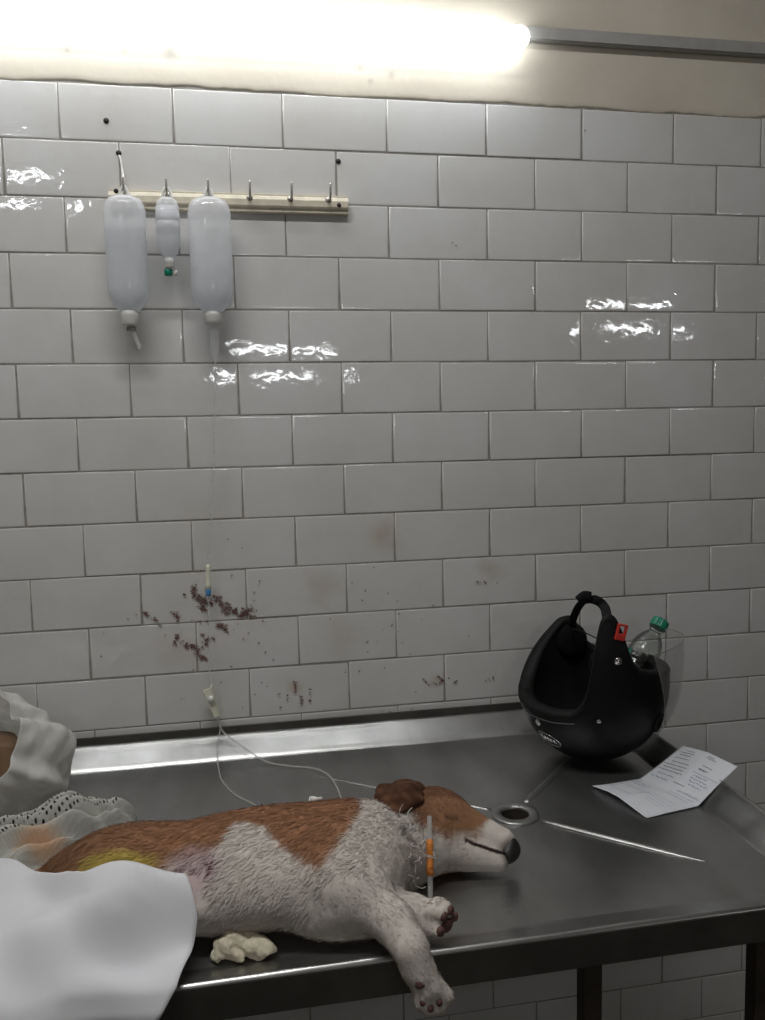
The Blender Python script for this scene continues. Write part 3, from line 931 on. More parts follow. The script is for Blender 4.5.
SADDLE_X = [-.2, .10, .17, .2, .236, .258, .268, .285, .308, .323, .349, .369, .388, .405, .418, .436, .448, .455]
SADDLE_Y = [-.70, -.68, -.635, -.616, -.622, -.600, -.568, -.572, -.590, -.627, -.655, -.677, -.665, -.640, -.615, -.575, -.50, -.44]
WHITE = np.array((.60, .55, .50))
BROWN = np.array((.33, .17, .095))
DARKB = np.array((.105, .050, .030))
def coat_colour(P):
    x, y, z = P[:, 0], P[:, 1], P[:, 2]
    n1 = vnoise(P, 190, 3) * .006 + vnoise(P, 520, 4) * .004
    c = np.repeat(WHITE[None], len(P), 0)
    def mix(c, col, m):
        return c + (np.array(col) - c) * m[:, None]
    yb = np.interp(x, SADDLE_X, SADDLE_Y)
    m = smooth01(-.008, .010, y - yb + n1) * smooth01(.462, .440, x + n1)
    m *= 1 - smooth01(.872, .862, z) * smooth01(-.50, -.53, y)
    shade = 1 + .18 * vnoise(P, 60, 9)
    b = BROWN[None] * shade[:, None]
    c = c + (b - c) * m[:, None]
    # darker ginger along the spine and rump
    c = mix(c, BROWN * .62, m * .55 * smooth01(.22, .08, x))
    # head
    hd = smooth01(.505, .525, x + n1)
    yh = np.interp(x, [.50, .53, .55, .575, .60, .612, .622, .635, .66], [-.552, -.568, -.568, -.561, -.556, -.550, -.538, -.515, -.49])
    mh = hd * smooth01(-.006, .007, y - yh + n1 * .6)
    c = mix(c, BROWN * .80, mh)
    # dark cap behind the eye and down the top of the bridge
    yd = np.interp(x, [.50, .53, .55, .57, .60, .63, .65], [-.53, -.535, -.523, -.512, -.508, -.510, -.505])
    md = hd * smooth01(-.004, .012, y - yd + n1) * smooth01(.640, .622, x)
    c = mix(c, DARKB * 1.3, md * .8)
    mk = smooth01(.508, .520, x + n1) * smooth01(.540, .528, x) * smooth01(-.572, -.560, y + n1)
    c = mix(c, DARKB * 1.6, mk * .75)
    # nape
    mn = smooth01(.455, .475, x) * smooth01(.53, .51, x) * smooth01(-.50, -.475, y + n1)
    c = mix(c, BROWN * .5, mn)
    # lip line, dark lips towards the nose, whisker spots
    L0, L1, L2 = np.array((.584, -.562, .906)), np.array((.602, -.565, .897)), np.array((.628, -.570, .888))
    def seg(a, b):
        ab = b - a
        t = np.clip(((P - a) @ ab) / (ab @ ab), 0, 1)
        return np.linalg.norm(P - a - t[:, None] * ab, axis=1), t
    d1, _ = seg(L0, L1)
    d2, _ = seg(L1, L2)
    lip = np.minimum(d1, d2)
    c = mix(c, (.018, .012, .012), smooth01(.0034, .0014, lip) * hd)
    c = mix(c, (.05, .035, .03), smooth01(.026, .012, np.linalg.norm(P - np.array((.648, -.566, .882)), axis=1)) * .8)
    # closed eye
    e, _ = seg(np.array((.560, -.549, .936)), np.array((.575, -.545, .930)))
    c = mix(c, DARKB * .55, smooth01(.0055, .0010, e) * .55)
    # bare pink belly skin, small dark teats, yellow antiseptic stain on the thigh
    pk = smooth01(.05, .02, np.linalg.norm((P - np.array((.218, -.632, .945))) * np.array((1, 1.1, .8)), axis=1) + n1)
    c = mix(c, (.46, .345, .345), pk * .8)
    for q in ((.222, -.637, .945), (.241, -.633, .952), (.238, -.64, .947), (.205, -.63, .944)):
        c = mix(c, (.12, .05, .055), smooth01(.0065, .003, np.linalg.norm(P - np.array(q), axis=1)))
    ys = smooth01(.034, .014, np.linalg.norm((P - np.array((.125, -.618, .957))) * np.array((.5, 1.25, 1.0)), axis=1) + n1)
    c = mix(c, (.50, .40, .09), ys * .75)
    # soiling on the lower chest and legs
    dirt = smooth01(.0, .8, vnoise(P, 45, 21)) * smooth01(.93, .87, z) * .35
    c = mix(c, (.30, .24, .18), dirt)
    return np.clip(c, 0, 1)

def tri_mesh(V, F):
    return np.concatenate([F[:, [0, 1, 2]], F[:, [0, 2, 3]]])

def dog_normal(P, h=.0015):
    g = np.stack([dog_sdf(P + np.eye(3)[i] * h) - dog_sdf(P - np.eye(3)[i] * h) for i in range(3)], 1)
    return g / (np.linalg.norm(g, axis=1)[:, None] + 1e-9)

SHEET_X = [-.36, -.05, .06, .10, .22]
SHEET_Y = [-.45, -.465, -.598, -.630, -.645]
MFUR = attr_mat('dog_coat', 'coat', .9, .1, .2, 260)
MHAIR = attr_mat('dog_hair', 'coat', .9, .08)
def build_dog():
    t = thing('dog', 'brown and white dog lying on its side, one foreleg hanging over the table edge', 'dog', (.34, -.57, ZT))
    V, F = surface_nets(dog_sdf, (-.15, -.84, .80), (.69, -.40, 1.0), .0042)
    # rest on the table: nothing below the steel where the table is
    on = (V[:, 1] > -.735)
    rimz = np.where(V[:, 1] < YF, ZT + (YF - V[:, 1]) / (YF - YFo) * (ZF - ZT), ZT)
    V[:, 2] = np.where(on, np.maximum(V[:, 2], rimz + .0012), V[:, 2])
    Vd = V + dog_normal(V) * (vnoise(V, 130, 5) * .0016 + vnoise(V, 330, 6) * .0009)[:, None] * np.where(V[:, 0] > .56, .35, 1)[:, None]
    Vd[:, 2] = np.where(on, np.maximum(Vd[:, 2], rimz + .0008), Vd[:, 2])
    body = mesh_obj('body', Vd, F, MFUR, t)
    set_attr(body, 'coat', coat_colour(V))
    # fur: short blades lying along the coat
    T = tri_mesh(V, F)
    A, B_, C_ = V[T[:, 0]], V[T[:, 1]], V[T[:, 2]]
    area = np.linalg.norm(np.cross(B_ - A, C_ - A), axis=1)
    n = 52000
    pick = rng.choice(len(T), n, p=area / area.sum())
    u, v = rng.random(n), rng.random(n)
    s = u + v > 1
    u[s], v[s] = 1 - u[s], 1 - v[s]
    P = A[pick] + u[:, None] * (B_[pick] - A[pick]) + v[:, None] * (C_[pick] - A[pick])
    Nn = dog_normal(P)
    x, y, z = P.T
    leg = ((y < -.69) | ((x > .43) & (y < -.655)))
    head = (x > .525) & ~leg
    flow = np.where(head[:, None], np.array((-.8, .1, -.1)), np.where(leg[:, None], np.array((.45, -.5, -.7)), np.array((-.75, -.35, -.35))))
    flow = flow + rng.normal(0, .30, (n, 3))
    flow -= (flow * Nn).sum(1)[:, None] * Nn
    flow /= np.linalg.norm(flow, axis=1)[:, None] + 1e-9
    ln = np.where(head, .0050, np.where(leg, .0055, .012)) * rng.uniform(.6, 1.3, n)
    muzz = np.clip((x - .585) / .03, 0, 1) * head
    ln *= 1 - .6 * muzz
    lift = rng.uniform(.06, .26, n)
    D = flow * np.cos(lift)[:, None] + Nn * np.sin(lift)[:, None]
    S = np.cross(D, Nn)
    S /= np.linalg.norm(S, axis=1)[:, None] + 1e-9
    tip = P + D * ln[:, None]
    pads = ((P - np.array((.506, -.692, .879))) @ np.array((.62, -.76, .1)) > .008) & (np.linalg.norm(P - np.array((.515, -.703, .880)), axis=1) < .026)
    nose = np.linalg.norm(P - np.array((.650, -.557, .881)), axis=1) < .022
    rz = np.where(tip[:, 1] < YF, ZT + (YF - tip[:, 1]) / (YF - YFo) * (ZF - ZT), ZT)
    good = ~pads & ~nose & ~((tip[:, 1] > -.728) & (tip[:, 2] < rz + .001)) & ~((P[:, 2] < .858) & (P[:, 1] > YFo)) & (x > .02) & ~((x < .235) & (y < np.interp(x, SHEET_X, SHEET_Y) + .006))
    P, tip, S, D, Nn, ln = P[good], tip[good], S[good], D[good], Nn[good], ln[good]
    m = len(P)
    w = .00050 * rng.uniform(.7, 1.4, m)
    mid = P + D * (ln * .55)[:, None] + Nn * (ln * .06)[:, None]
    FV = np.empty((m * 5, 3))
    FV[0::5] = P - S * w[:, None] - Nn * .0005
    FV[1::5] = P + S * w[:, None] - Nn * .0005
    FV[2::5] = mid + S * (w * .8)[:, None]
    FV[3::5] = mid - S * (w * .8)[:, None]
    FV[4::5] = tip
    b = np.arange(m) * 5
    FF = [(i, i + 1, i + 2, i + 3) for i in b] + [(i + 3, i + 2, i + 4) for i in b]
    fur = mesh_obj('fur', FV, FF, MHAIR, t)
    col = coat_colour(P) * rng.uniform(.90, 1.08, m)[:, None]
    set_attr(fur, 'coat', np.clip(np.repeat(col, 5, 0), 0, 1))
    fur.data.normals_split_custom_set_from_vertices([tuple(q) for q in np.repeat(Nn, 5, 0)])
    fur['kind'] = 'stuff'
    # ear: a leathery flap folded back over the neck
    def ear_sdf(p):
        d = s_cone(p, (.530, -.480, .943), (.508, -.512, .956), .016, .018)
        f = s_ell(p, (.499, -.513, .959), (.032, .040, .0085), rz=.5, ry=.10)
        f = smin(f, s_ell(p, (.481, -.536, .9565), (.022, .027, .0075), rz=.6, ry=-.2), .015)
        f = smin(f, s_ell(p, (.525, -.462, .94), (.03, .024, .012), rz=-.4, ry=.2), .015)
        d = smin(d, f, .014)
        q = vnoise(p.reshape(-1, 3), 120, 31).reshape(p.shape[:-1])
        return d + .0022 * q
    EV, EF = surface_nets(ear_sdf, (.44, -.60, .91), (.57, -.41, .99), .003)
    ear = mesh_obj('ear', EV, EF, attr_mat('ear_coat', 'coat', .9, .1, .4, 300), t)
    e = DARKB[None] * (.72 + .4 * vnoise(EV, 160, 12))[:, None] + (BROWN * .28)[None] * smooth01(.0, .9, vnoise(EV, 90, 14))[:, None]
    set_attr(ear, 'coat', np.clip(e, .01, 1))
    # nose leather
    def nose_sdf(p):
        d = s_ell(p, (.6490, -.5555, .8815), (.0150, .0150, .0172), rz=-.6)
        d = smin(d, s_ell(p, (.6420, -.5650, .8790), (.012, .011, .012), rz=-.6), .006)
        for c in ((.6655, -.5605, .889), (.6640, -.5670, .877)):
            d = np.maximum(d, -(np.linalg.norm(p - np.array(c), axis=-1) - .0036))
        return d
    NV, NF = surface_nets(nose_sdf, (.62, -.59, .855), (.69, -.53, .908), .0016)
    mesh_obj('nose', NV, NF, mat('nose_leather', (.016, .014, .014), .42, vary=.3, bump=.4, bscale=900), t)
    # dark lip line, laid on the surface of the muzzle
    lp = catmull([(.584, -.562, .906), (.592, -.564, .9005), (.602, -.565, .897), (.614, -.568, .8925), (.636, -.571, .8845)], 6)
    for _ in range(4):
        lp = lp - dog_normal(lp) * dog_sdf(lp)[:, None]
    tube_obj('lip', lp + dog_normal(lp) * .0006, np.interp(np.arange(len(lp)), [0, 3, len(lp) - 1], [.0006, .0016, .0022]), mat('dark_lip', (.03, .017, .016), .5, vary=.3), t, n=8)
    # pads of the paw that lies on the table, and under the hanging paw
    mp = mat('paw_pad', (.12, .055, .048), .6, vary=.4, scale=120, bump=.4, bscale=500)
    def pad_sdf(p):
        def at(tt, dz, out):
            return (.506 + .76 * tt + .62 * out, -.692 + .62 * tt - .76 * out, .879 + dz + .1 * out)
        d = s_ell(p, at(0, -.003, .0165), (.0115, .0060, .0085), rz=.68)
        for tt, dz in ((-.0145, -.003), (-.0075, .0125), (.0060, .0145), (.0145, .002)):
            d = np.minimum(d, s_ell(p, at(tt, dz, .0185), (.0058, .0050, .0062), rz=.68))
        return d
    PV, PF = surface_nets(pad_sdf, (.47, -.75, .85), (.56, -.65, .91), .0018)
    mesh_obj('paw_pad', PV, PF, mp, t)
    def pad2_sdf(p):
        d = s_ell(p, (.468, -.7725, .857), (.0070, .0050, .0062))
        for c in ((.470, -.7735, .8355), (.4785, -.7755, .8285), (.489, -.7745, .833)):
            d = np.minimum(d, s_ell(p, c, (.0042, .0042, .0050)))
        return d
    PV, PF = surface_nets(pad2_sdf, (.45, -.80, .815), (.51, -.755, .875), .0016)
    mesh_obj('paw_pad', PV, PF, mp, t)
    return t
build_dog()

# ------------------------------------------------------------------ dressings and catheter on the dog
def build_catheter():
    t = thing('catheter', 'clear catheter tube with an orange band hanging from the dog neck', 'catheter', (.512, -.60, ZT))
    a, b = np.array((.529, -.571, .951)), np.array((.5115, -.643, .8545))
    P = [a + (b - a) * f for f in np.linspace(0, 1, 12)]
    tube_obj('clear_tube', P, .0036, MCLEAR2, t, n=14)
    Q = [a + (b - a) * f for f in np.linspace(.25, .62, 8)]
    tube_obj('orange_band', Q, .0046, mat('orange_plastic', (.62, .20, .03), .45), t, n=16)
    c = catmull([(.4865, -.634, .8565), (.492, -.630, .8615), (.499, -.630, .8630), (.5065, -.634, .8585)], 6)
    tube_obj('side_hook', c, .0016, MWHITEPL, t, n=8)
build_catheter()

def build_gauze_strip():
    """frayed gauze tied round the neck: narrow twisted ribbons"""
    V, F = [], []
    r = random.Random(5)
    base = [np.array((.498, -.572, .957)), np.array((.503, -.590, .948)), np.array((.507, -.606, .932)), np.array((.508, -.620, .914)), np.array((.503, -.632, .892))]
    for k in range(34):
        s = r.uniform(0, 3.9)
        i = int(s)
        p = base[i] + (base[i + 1] - base[i]) * (s - i)
        p = p + np.array((r.gauss(-.006, .006), r.gauss(0, .003), r.gauss(.002, .003)))
        pts = [p]
        d = np.array((r.uniform(-1, 1), r.uniform(-1, .2), r.uniform(-.4, .5)))
        for q in range(4):
            d = d + np.array((r.gauss(0, .8), r.gauss(0, .6), r.gauss(0, .5)))
            d /= np.linalg.norm(d)
            pts.append(pts[-1] + d * .0055)
        v, f = sweep(catmull(pts, 4), .0010, .0004, 6)
        o = len(V)
        V += v
        F += [tuple(i + o for i in ff) for ff in f]
    o = mesh_obj('gauze_strip', V, F, mat('grey_gauze', (.40, .37, .34), .9, vary=.15, bump=.4, bscale=600))
    tag(o, 'frayed grey gauze curled at the throat of the dog beside the orange banded tube', 'gauze')
build_gauze_strip()

def build_clip():
    t = thing('tube_connector', 'tiny white plastic connector lying on the back of the dog', 'connector', (.378, -.51, .958))
    lathe_obj('barrel', [(.001, 0), (.0032, .0005), (.0034, .008), (.0022, .010), (.0022, .017), (.001, .0175)], MWHITEPL, t, axis_matrix((.371, -.517, .9665), (.390, -.520, .968)), n=16)
    tube_obj('wing', [(.372, -.520, .9655), (.375, -.510, .9675)], .0035, MWHITEPL, t, ry=.001, n=10)
build_clip()

def crumple(P, seed, f, amp):
    r = np.random.default_rng(seed)
    out = np.zeros(len(P))
    for i in range(9):
        k = r.normal(0, 1, 3)
        k /= np.linalg.norm(k)
        fr = f * r.uniform(.6, 1.9)
        t = (P @ k * fr + r.random() * 2) % 2.0
        out += (1 - abs(t - 1) * 2) * amp / (1 + .25 * i)
    return out / 3

def build_cotton():
    def sdf(p):
        d = s_ell(p, (.262, -.668, .868), (.019, .016, .016))
        d = smin(d, s_ell(p, (.254, -.672, .862), (.016, .014, .0115)), .008)
        d = smin(d, s_ell(p, (.284, -.674, .864), (.015, .013, .0125)), .006)
        d = smin(d, s_ell(p, (.298, -.680, .8605), (.011, .010, .0085)), .006)
        q = p.reshape(-1, 3)
        return d + (crumple(q, 8, 75, .006) + crumple(q, 9, 150, .0018) + vnoise(q, 620, 2) * .0009).reshape(p.shape[:-1])
    V, F = surface_nets(sdf, (.22, -.71, .845), (.33, -.63, .905), .0014)
    V[:, 2] = np.maximum(V[:, 2], np.where(V[:, 1] < YF, ZT + (YF - V[:, 1]) / (YF - YFo) * (ZF - ZT), ZT) + .0006)
    o = mesh_obj('cotton_wad', V, F, mat('cream_cotton', (.66, .60, .46), .95, vary=.12, scale=90, bump=.5, bscale=500))
    tag(o, 'crumpled cream cotton wad on the front rim of the table below the dog belly', 'cotton')
build_cotton()

# ------------------------------------------------------------------ white sheet over the near left corner
def build_sheet():
    def height(X, Y):
        """top of the dog (or table) under each point"""
        Z = np.full(X.shape, ZT + .002)
        for z in np.arange(.856, .985, .004):
            p = np.stack([X, Y, np.full(X.shape, z)], -1)
            Z = np.where(dog_sdf(p) < .002, z + .003, Z)
        return Z
    nx, ns = 90, 120
    xs0 = np.linspace(0, 1, nx)
    V, F = [], []
    G = np.zeros((ns, nx, 3))
    yedge = -.742
    for j in range(ns):
        f = j / (ns - 1)
        for i in range(nx):
            u = xs0[i]
            yb = np.interp(-.36 + u * .58, SHEET_X, SHEET_Y)
            top = abs(yb - yedge)
            s = f * (top + .30)
            if s < top:
                xr = np.interp(s / top, [0, .3, 1], [.208, .222, .200])
                G[j, i] = (-.36 + u * (xr + .36), yb - s, 0)
            else:
                h = s - top
                xr = .200 - h * .75
                G[j, i] = (-.36 + u * (xr + .36), yedge - .010 * min(1, h / .02) - .02 * h, -h)
    flat = G[:, :, 2] >= 0
    H = height(G[:, :, 0], np.maximum(G[:, :, 1], -.72))
    H0 = np.maximum(H + .003, np.where(G[:, :, 1] < -.67, .8665, ZT + .004))
    H = np.maximum(H, np.interp(G[:, :, 0], [-.3, -.05, .05, .2], [.893, .890, .895, .855]))
    H = np.where(G[:, :, 1] < -.67, np.maximum(H0, np.minimum(H, .905 - (-.67 - G[:, :, 1]) * .50)), H)
    for _ in range(22):
        Hp = np.pad(H, 1, mode='edge')
        H = np.maximum(H, (Hp[:-2, 1:-1] + Hp[2:, 1:-1] + Hp[1:-1, :-2] + Hp[1:-1, 2:]) / 4)
    fold = .0055 * np.sin(G[:, :, 0] * 46 + G[:, :, 1] * 30 + 1.2 * np.sin(G[:, :, 1] * 17)) + .003 * np.sin(G[:, :, 0] * 23 - G[:, :, 1] * 64 + 1)
    Z = np.zeros_like(H)
    for i in range(nx):
        jl = np.where(flat[:, i])[0].max()
        for j in range(ns):
            Z[j, i] = H[j, i] + .005 + (fold[j, i] + .004) * .8 if flat[j, i] else H[jl, i] + .004 + G[j, i, 2]
    for _ in range(16):
        Zp = np.pad(Z, 1, mode='edge')
        Zs = (Zp[:-2, 1:-1] + Zp[2:, 1:-1] + Zp[1:-1, :-2] + Zp[1:-1, 2:] + 4 * Z) / 8
        Z = np.where(flat, np.maximum(Zs, H0), Zs)
    G[:, :, 1] += np.where(flat, 0, fold * 1.2 * np.clip(-G[:, :, 2] / .09, 0, 1))
    G[:, :, 2] = Z
    V = G.reshape(-1, 3)
    for j in range(ns - 1):
        for i in range(nx - 1):
            F.append((j * nx + i, (j + 1) * nx + i, (j + 1) * nx + i + 1, j * nx + i + 1))
    o = mesh_obj('white_sheet', V, F, mat('white_cloth', (.73, .73, .76), .85, vary=.03, scale=8, bump=.12, bscale=900))
    md = o.modifiers.new('thickness', 'SOLIDIFY')
    md.thickness = .0016
    md.offset = 1.0
    tag(o, 'plain white sheet over the near left corner of the table, hiding the dog hind legs', 'sheet')
build_sheet()

# ------------------------------------------------------------------ plastic bag and knitted cloth
def build_bag():
    t = thing('plastic_bag', 'crumpled white plastic carrier bag gaping open at the left end of the table', 'plastic bag', (-.12, -.2, ZT))
    c = np.array((-.132, -.210, .930))
    m = np.array((-.42, -.66, .62))
    m /= np.linalg.norm(m)
    e1 = np.cross((0, 0, 1), m)
    e1 /= np.linalg.norm(e1)
    e2 = np.cross(m, e1)
    nu, nv = 160, 90
    P = np.zeros((nv, nu, 3))
    for j in range(nv):
        f = j / (nv - 1)
        for i in range(nu):
            a = 2 * math.pi * i / nu
            th = math.pi * (.985 - .70 * f)             # from the bottom of the bag to its mouth
            r = math.sin(th) * (1 + .10 * math.sin(a * 2 + .6)) + .0
            d = e1 * math.cos(a) * r + e2 * math.sin(a) * r + m * math.cos(th) * .92
            pleat = max(0, f - .25) / .75
            w = .010 * pleat * math.sin(a * 9 + 1.3 * math.sin(a * 2) + 2.0 * f) + .006 * pleat * math.sin(a * 17 + 3 * f)
            lip = .016 * max(0, (f - .86) / .14) ** 1.5
            P[j, i] = c + d * (.122 + w + lip)
    Q = P.reshape(-1, 3)
    D = (Q - c) / .12
    n = (Q - c) / np.linalg.norm(Q - c, axis=1)[:, None]
    Q = Q + n * (crumple(D, 13, 1.7, .013) + crumple(D, 6, 5.0, .0035) - .006)[:, None]
    # slumps outwards over the table top
    k = smooth01(.92, .85, Q[:, 2])
    Q[:, 0] += k * .008 * np.sign(Q[:, 0] - c[0])
    Q[:, 2] = np.maximum(Q[:, 2], ZT + .0015)
    F = []
    for j in range(nv - 1):
        for i in range(nu):
            l = (i + 1) % nu
            F.append((j * nu + i, j * nu + l, (j + 1) * nu + l, (j + 1) * nu + i))
    F.append(tuple(range(nu))[::-1])
    bag = mesh_obj('bag_film', Q, F, clear_mat('white_bag_film', (.88, .88, .85), .93, .30, .5), t)
    md = bag.modifiers.new('thickness', 'SOLIDIFY')
    md.thickness = .0008
    return t
build_bag()

def build_parcel():
    bm = bmesh.new()
    bm_box(bm, (-.055, -.045, -.05), (.055, .045, .05), .014, 3)
    for v in bm.verts:
        v.co += Vector((math.sin(v.co.y * 60) * .003, math.sin(v.co.z * 55) * .003, 0))
    bm.transform(Matrix.Translation((-.142, -.222, .945)) @ Matrix.Rotation(.5, 4, 'Z') @ Matrix.Rotation(.35, 4, 'Y'))
    t = bm_obj('parcel', bm, mat('brown_card', (.22, .135, .08), .8, vary=.2, scale=25, bump=.2), None)
    tag(t, 'brown parcel showing through the mouth of the white plastic bag', 'parcel')
build_parcel()

def build_cloth():
    nx, ny = 150, 110
    U, W = np.meshgrid(np.linspace(0, 1, nx), np.linspace(0, 1, ny))
    # u along the cloth from lower left to upper right, w across it
    ax, ay = np.array((-.180, -.382)), np.array((.052, -.212))
    bx, by = np.array((-.05, -.475)), np.array((.128, -.335))
    top = ax[None, None] + (ay - ax)[None, None] * U[..., None]
    bot = bx[None, None] + (by - bx)[None, None] * U[..., None]
    XY = top + (bot - top) * W[..., None]
    XY[..., 0] += .010 * np.sin(W * 9 + U * 3)
    XY[..., 1] += .006 * np.sin(U * 13)
    prof = np.sin(math.pi * np.clip(W, 0, 1)) ** .55 * np.sin(math.pi * np.clip(U, 0, 1)) ** .4
    q = W * 4.2 + .9 * np.sin(U * 3.1 + .5) + .35 * np.sin(U * 8)
    ridge = 1 - abs((q % 1.0) * 2 - 1)
    q2 = W * 9 - U * 5 + .5 * np.sin(U * 11)
    ridge2 = 1 - abs((q2 % 1.0) * 2 - 1)
    Zc = ZT + .002 + prof * (.034 + .032 * smooth01(.15, .95, ridge) + .012 * ridge2 * smooth01(.4, .9, U)) + .008 * prof * np.sin(U * 17 + W * 7)
    for _ in range(2):
        Zp = np.pad(Zc, 1, mode='edge')
        Zc = (Zp[:-2, 1:-1] + Zp[2:, 1:-1] + Zp[1:-1, :-2] + Zp[1:-1, 2:] + 4 * Zc) / 8
    P = np.concatenate([XY, Zc[..., None]], -1).reshape(-1, 3)
    F = []
    for j in range(ny - 1):
        for i in range(nx - 1):
            F.append((j * nx + i, (j + 1) * nx + i, (j + 1) * nx + i + 1, j * nx + i + 1))
    m, nt, b = nodes_mat('open_knit')
    uvn = N(nt, 'ShaderNodeVertexColor')
    uvn.layer_name = 'weave'
    sp = N(nt, 'ShaderNodeSeparateColor')
    nt.links.new(uvn.outputs['Color'], sp.inputs[0])
    vc = N(nt, 'ShaderNodeCombineXYZ')
    nt.links.new(sp.outputs[0], vc.inputs[0])
    nt.links.new(sp.outputs[1], vc.inputs[1])
    vo = N(nt, 'ShaderNodeTexVoronoi')
    vo.inputs['Scale'].default_value = 30
    vo.inputs['Randomness'].default_value = .25
    nt.links.new(vc.outputs[0], vo.inputs['Vector'])
    hole = N(nt, 'ShaderNodeMath', operation='LESS_THAN')
    nt.links.new(vo.outputs['Distance'], hole.inputs[0])
    hole.inputs[1].default_value = .27
    part = N(nt, 'ShaderNodeMath', operation='LESS_THAN')
    nt.links.new(sp.outputs[1], part.inputs[0])
    part.inputs[1].default_value = .58
    both = N(nt, 'ShaderNodeMath', operation='MULTIPLY')
    nt.links.new(hole.outputs[0], both.inputs[0])
    nt.links.new(part.outputs[0], both.inputs[1])
    ns = N(nt, 'ShaderNodeTexNoise')
    ns.inputs['Scale'].default_value = 8
    nt.links.new(vc.outputs[0], ns.inputs['Vector'])
    cr = N(nt, 'ShaderNodeValToRGB')
    cr.color_ramp.elements[0].color = (.33, .33, .295, 1)
    cr.color_ramp.elements[1].color = (.53, .525, .475, 1)
    nt.links.new(ns.outputs['Fac'], cr.inputs['Fac'])
    mx = N(nt, 'ShaderNodeMix', data_type='RGBA')
    nt.links.new(sp.outputs[2], mx.inputs['Factor'])
    nt.links.new(cr.outputs['Color'], mx.inputs['A'])
    mx.inputs['B'].default_value = (.62, .25, .06, 1)
    nt.links.new(mx.outputs['Result'], b.inputs['Base Color'])
    b.inputs['Roughness'].default_value = .95
    b.inputs['Specular IOR Level'].default_value = .1
    tr = N(nt, 'ShaderNodeBsdfTransparent')
    ms = N(nt, 'ShaderNodeMixShader')
    nt.links.new(both.outputs[0], ms.inputs[0])
    nt.links.new(b.outputs[0], ms.inputs[1])
    nt.links.new(tr.outputs[0], ms.inputs[2])
    nt.links.new(ms.outputs[0], nt.nodes['Material Output'].inputs['Surface'])
    bp = N(nt, 'ShaderNodeBump')
    bp.inputs['Strength'].default_value = .5
    bp.inputs['Distance'].default_value = .002
    nt.links.new(vo.outputs['Distance'], bp.inputs['Height'])
    nt.links.new(bp.outputs['Normal'], b.inputs['Normal'])
    o = mesh_obj('knitted_cloth', P, F, m)
    orange = smooth01(.05, .02, np.linalg.norm((P - np.array((-.012, -.405, .89))) * np.array((1.1, 1.7, .4)), axis=1))
    set_attr(o, 'weave', np.stack([U.ravel() * 1.6, W.ravel(), orange * .5], 1))
    md = o.modifiers.new('thickness', 'SOLIDIFY')
    md.thickness = .0018
    md.offset = 1.0
    tag(o, 'crumpled grey openwork knitted cloth with an orange stain between the bag and the dog', 'cloth')
build_cloth()

# ------------------------------------------------------------------ helmet upside down, bottle inside it
HC = np.array((.936, -.200))
HV = np.array((-.411, -.911))
HR = np.array((.911, -.411))
FACE = math.radians(-66)
def hdir(az):
    return HV * math.cos(az) + HR * math.sin(az)
fdir = hdir(FACE)
sdir = np.array((-fdir[1], fdir[0]))
HZ0 = ZT + .0025
def h_rim(az):
    a = (math.degrees(az) + 180) % 360 - 180
    k = np.array([-180, -172, -165, -157, -147, -132, -116, -100, -85, -60, -30, -12, -4, 0, 4, 8, 14, 21, 26, 31, 38, 60, 90, 140, 180])
    v = np.array([.176, .188, .222, .240, .236, .206, .172, .137, .120, .114, .114, .119, .142, .185, .250, .282, .292, .287, .258, .214, .193, .181, .177, .173, .176])
    return float(np.interp(a, k, v))
def rho_out(z):
    zc = .148
    if z <= zc:
        return .134 * math.sqrt(max(0, 1 - ((zc - z) / zc) ** 2)) ** .92
    return .134 - .95 * (z - zc) ** 2
def rho_in(z):
    zc, z0 = .150, .032
    if z <= zc:
        return .108 * math.sqrt(max(0, 1 - ((zc - z) / (zc - z0)) ** 2))
    return rho_out(z) - .027 + .10 * (z - zc)
def hpt(az, r, z):
    d = hdir(az)
    e = d * r
    # a helmet is longer than it is wide
    e = e + fdir * (e @ fdir) * .05 - sdir * (e @ sdir) * .03
    return (HC[0] + e[0], HC[1] + e[1], HZ0 + z)

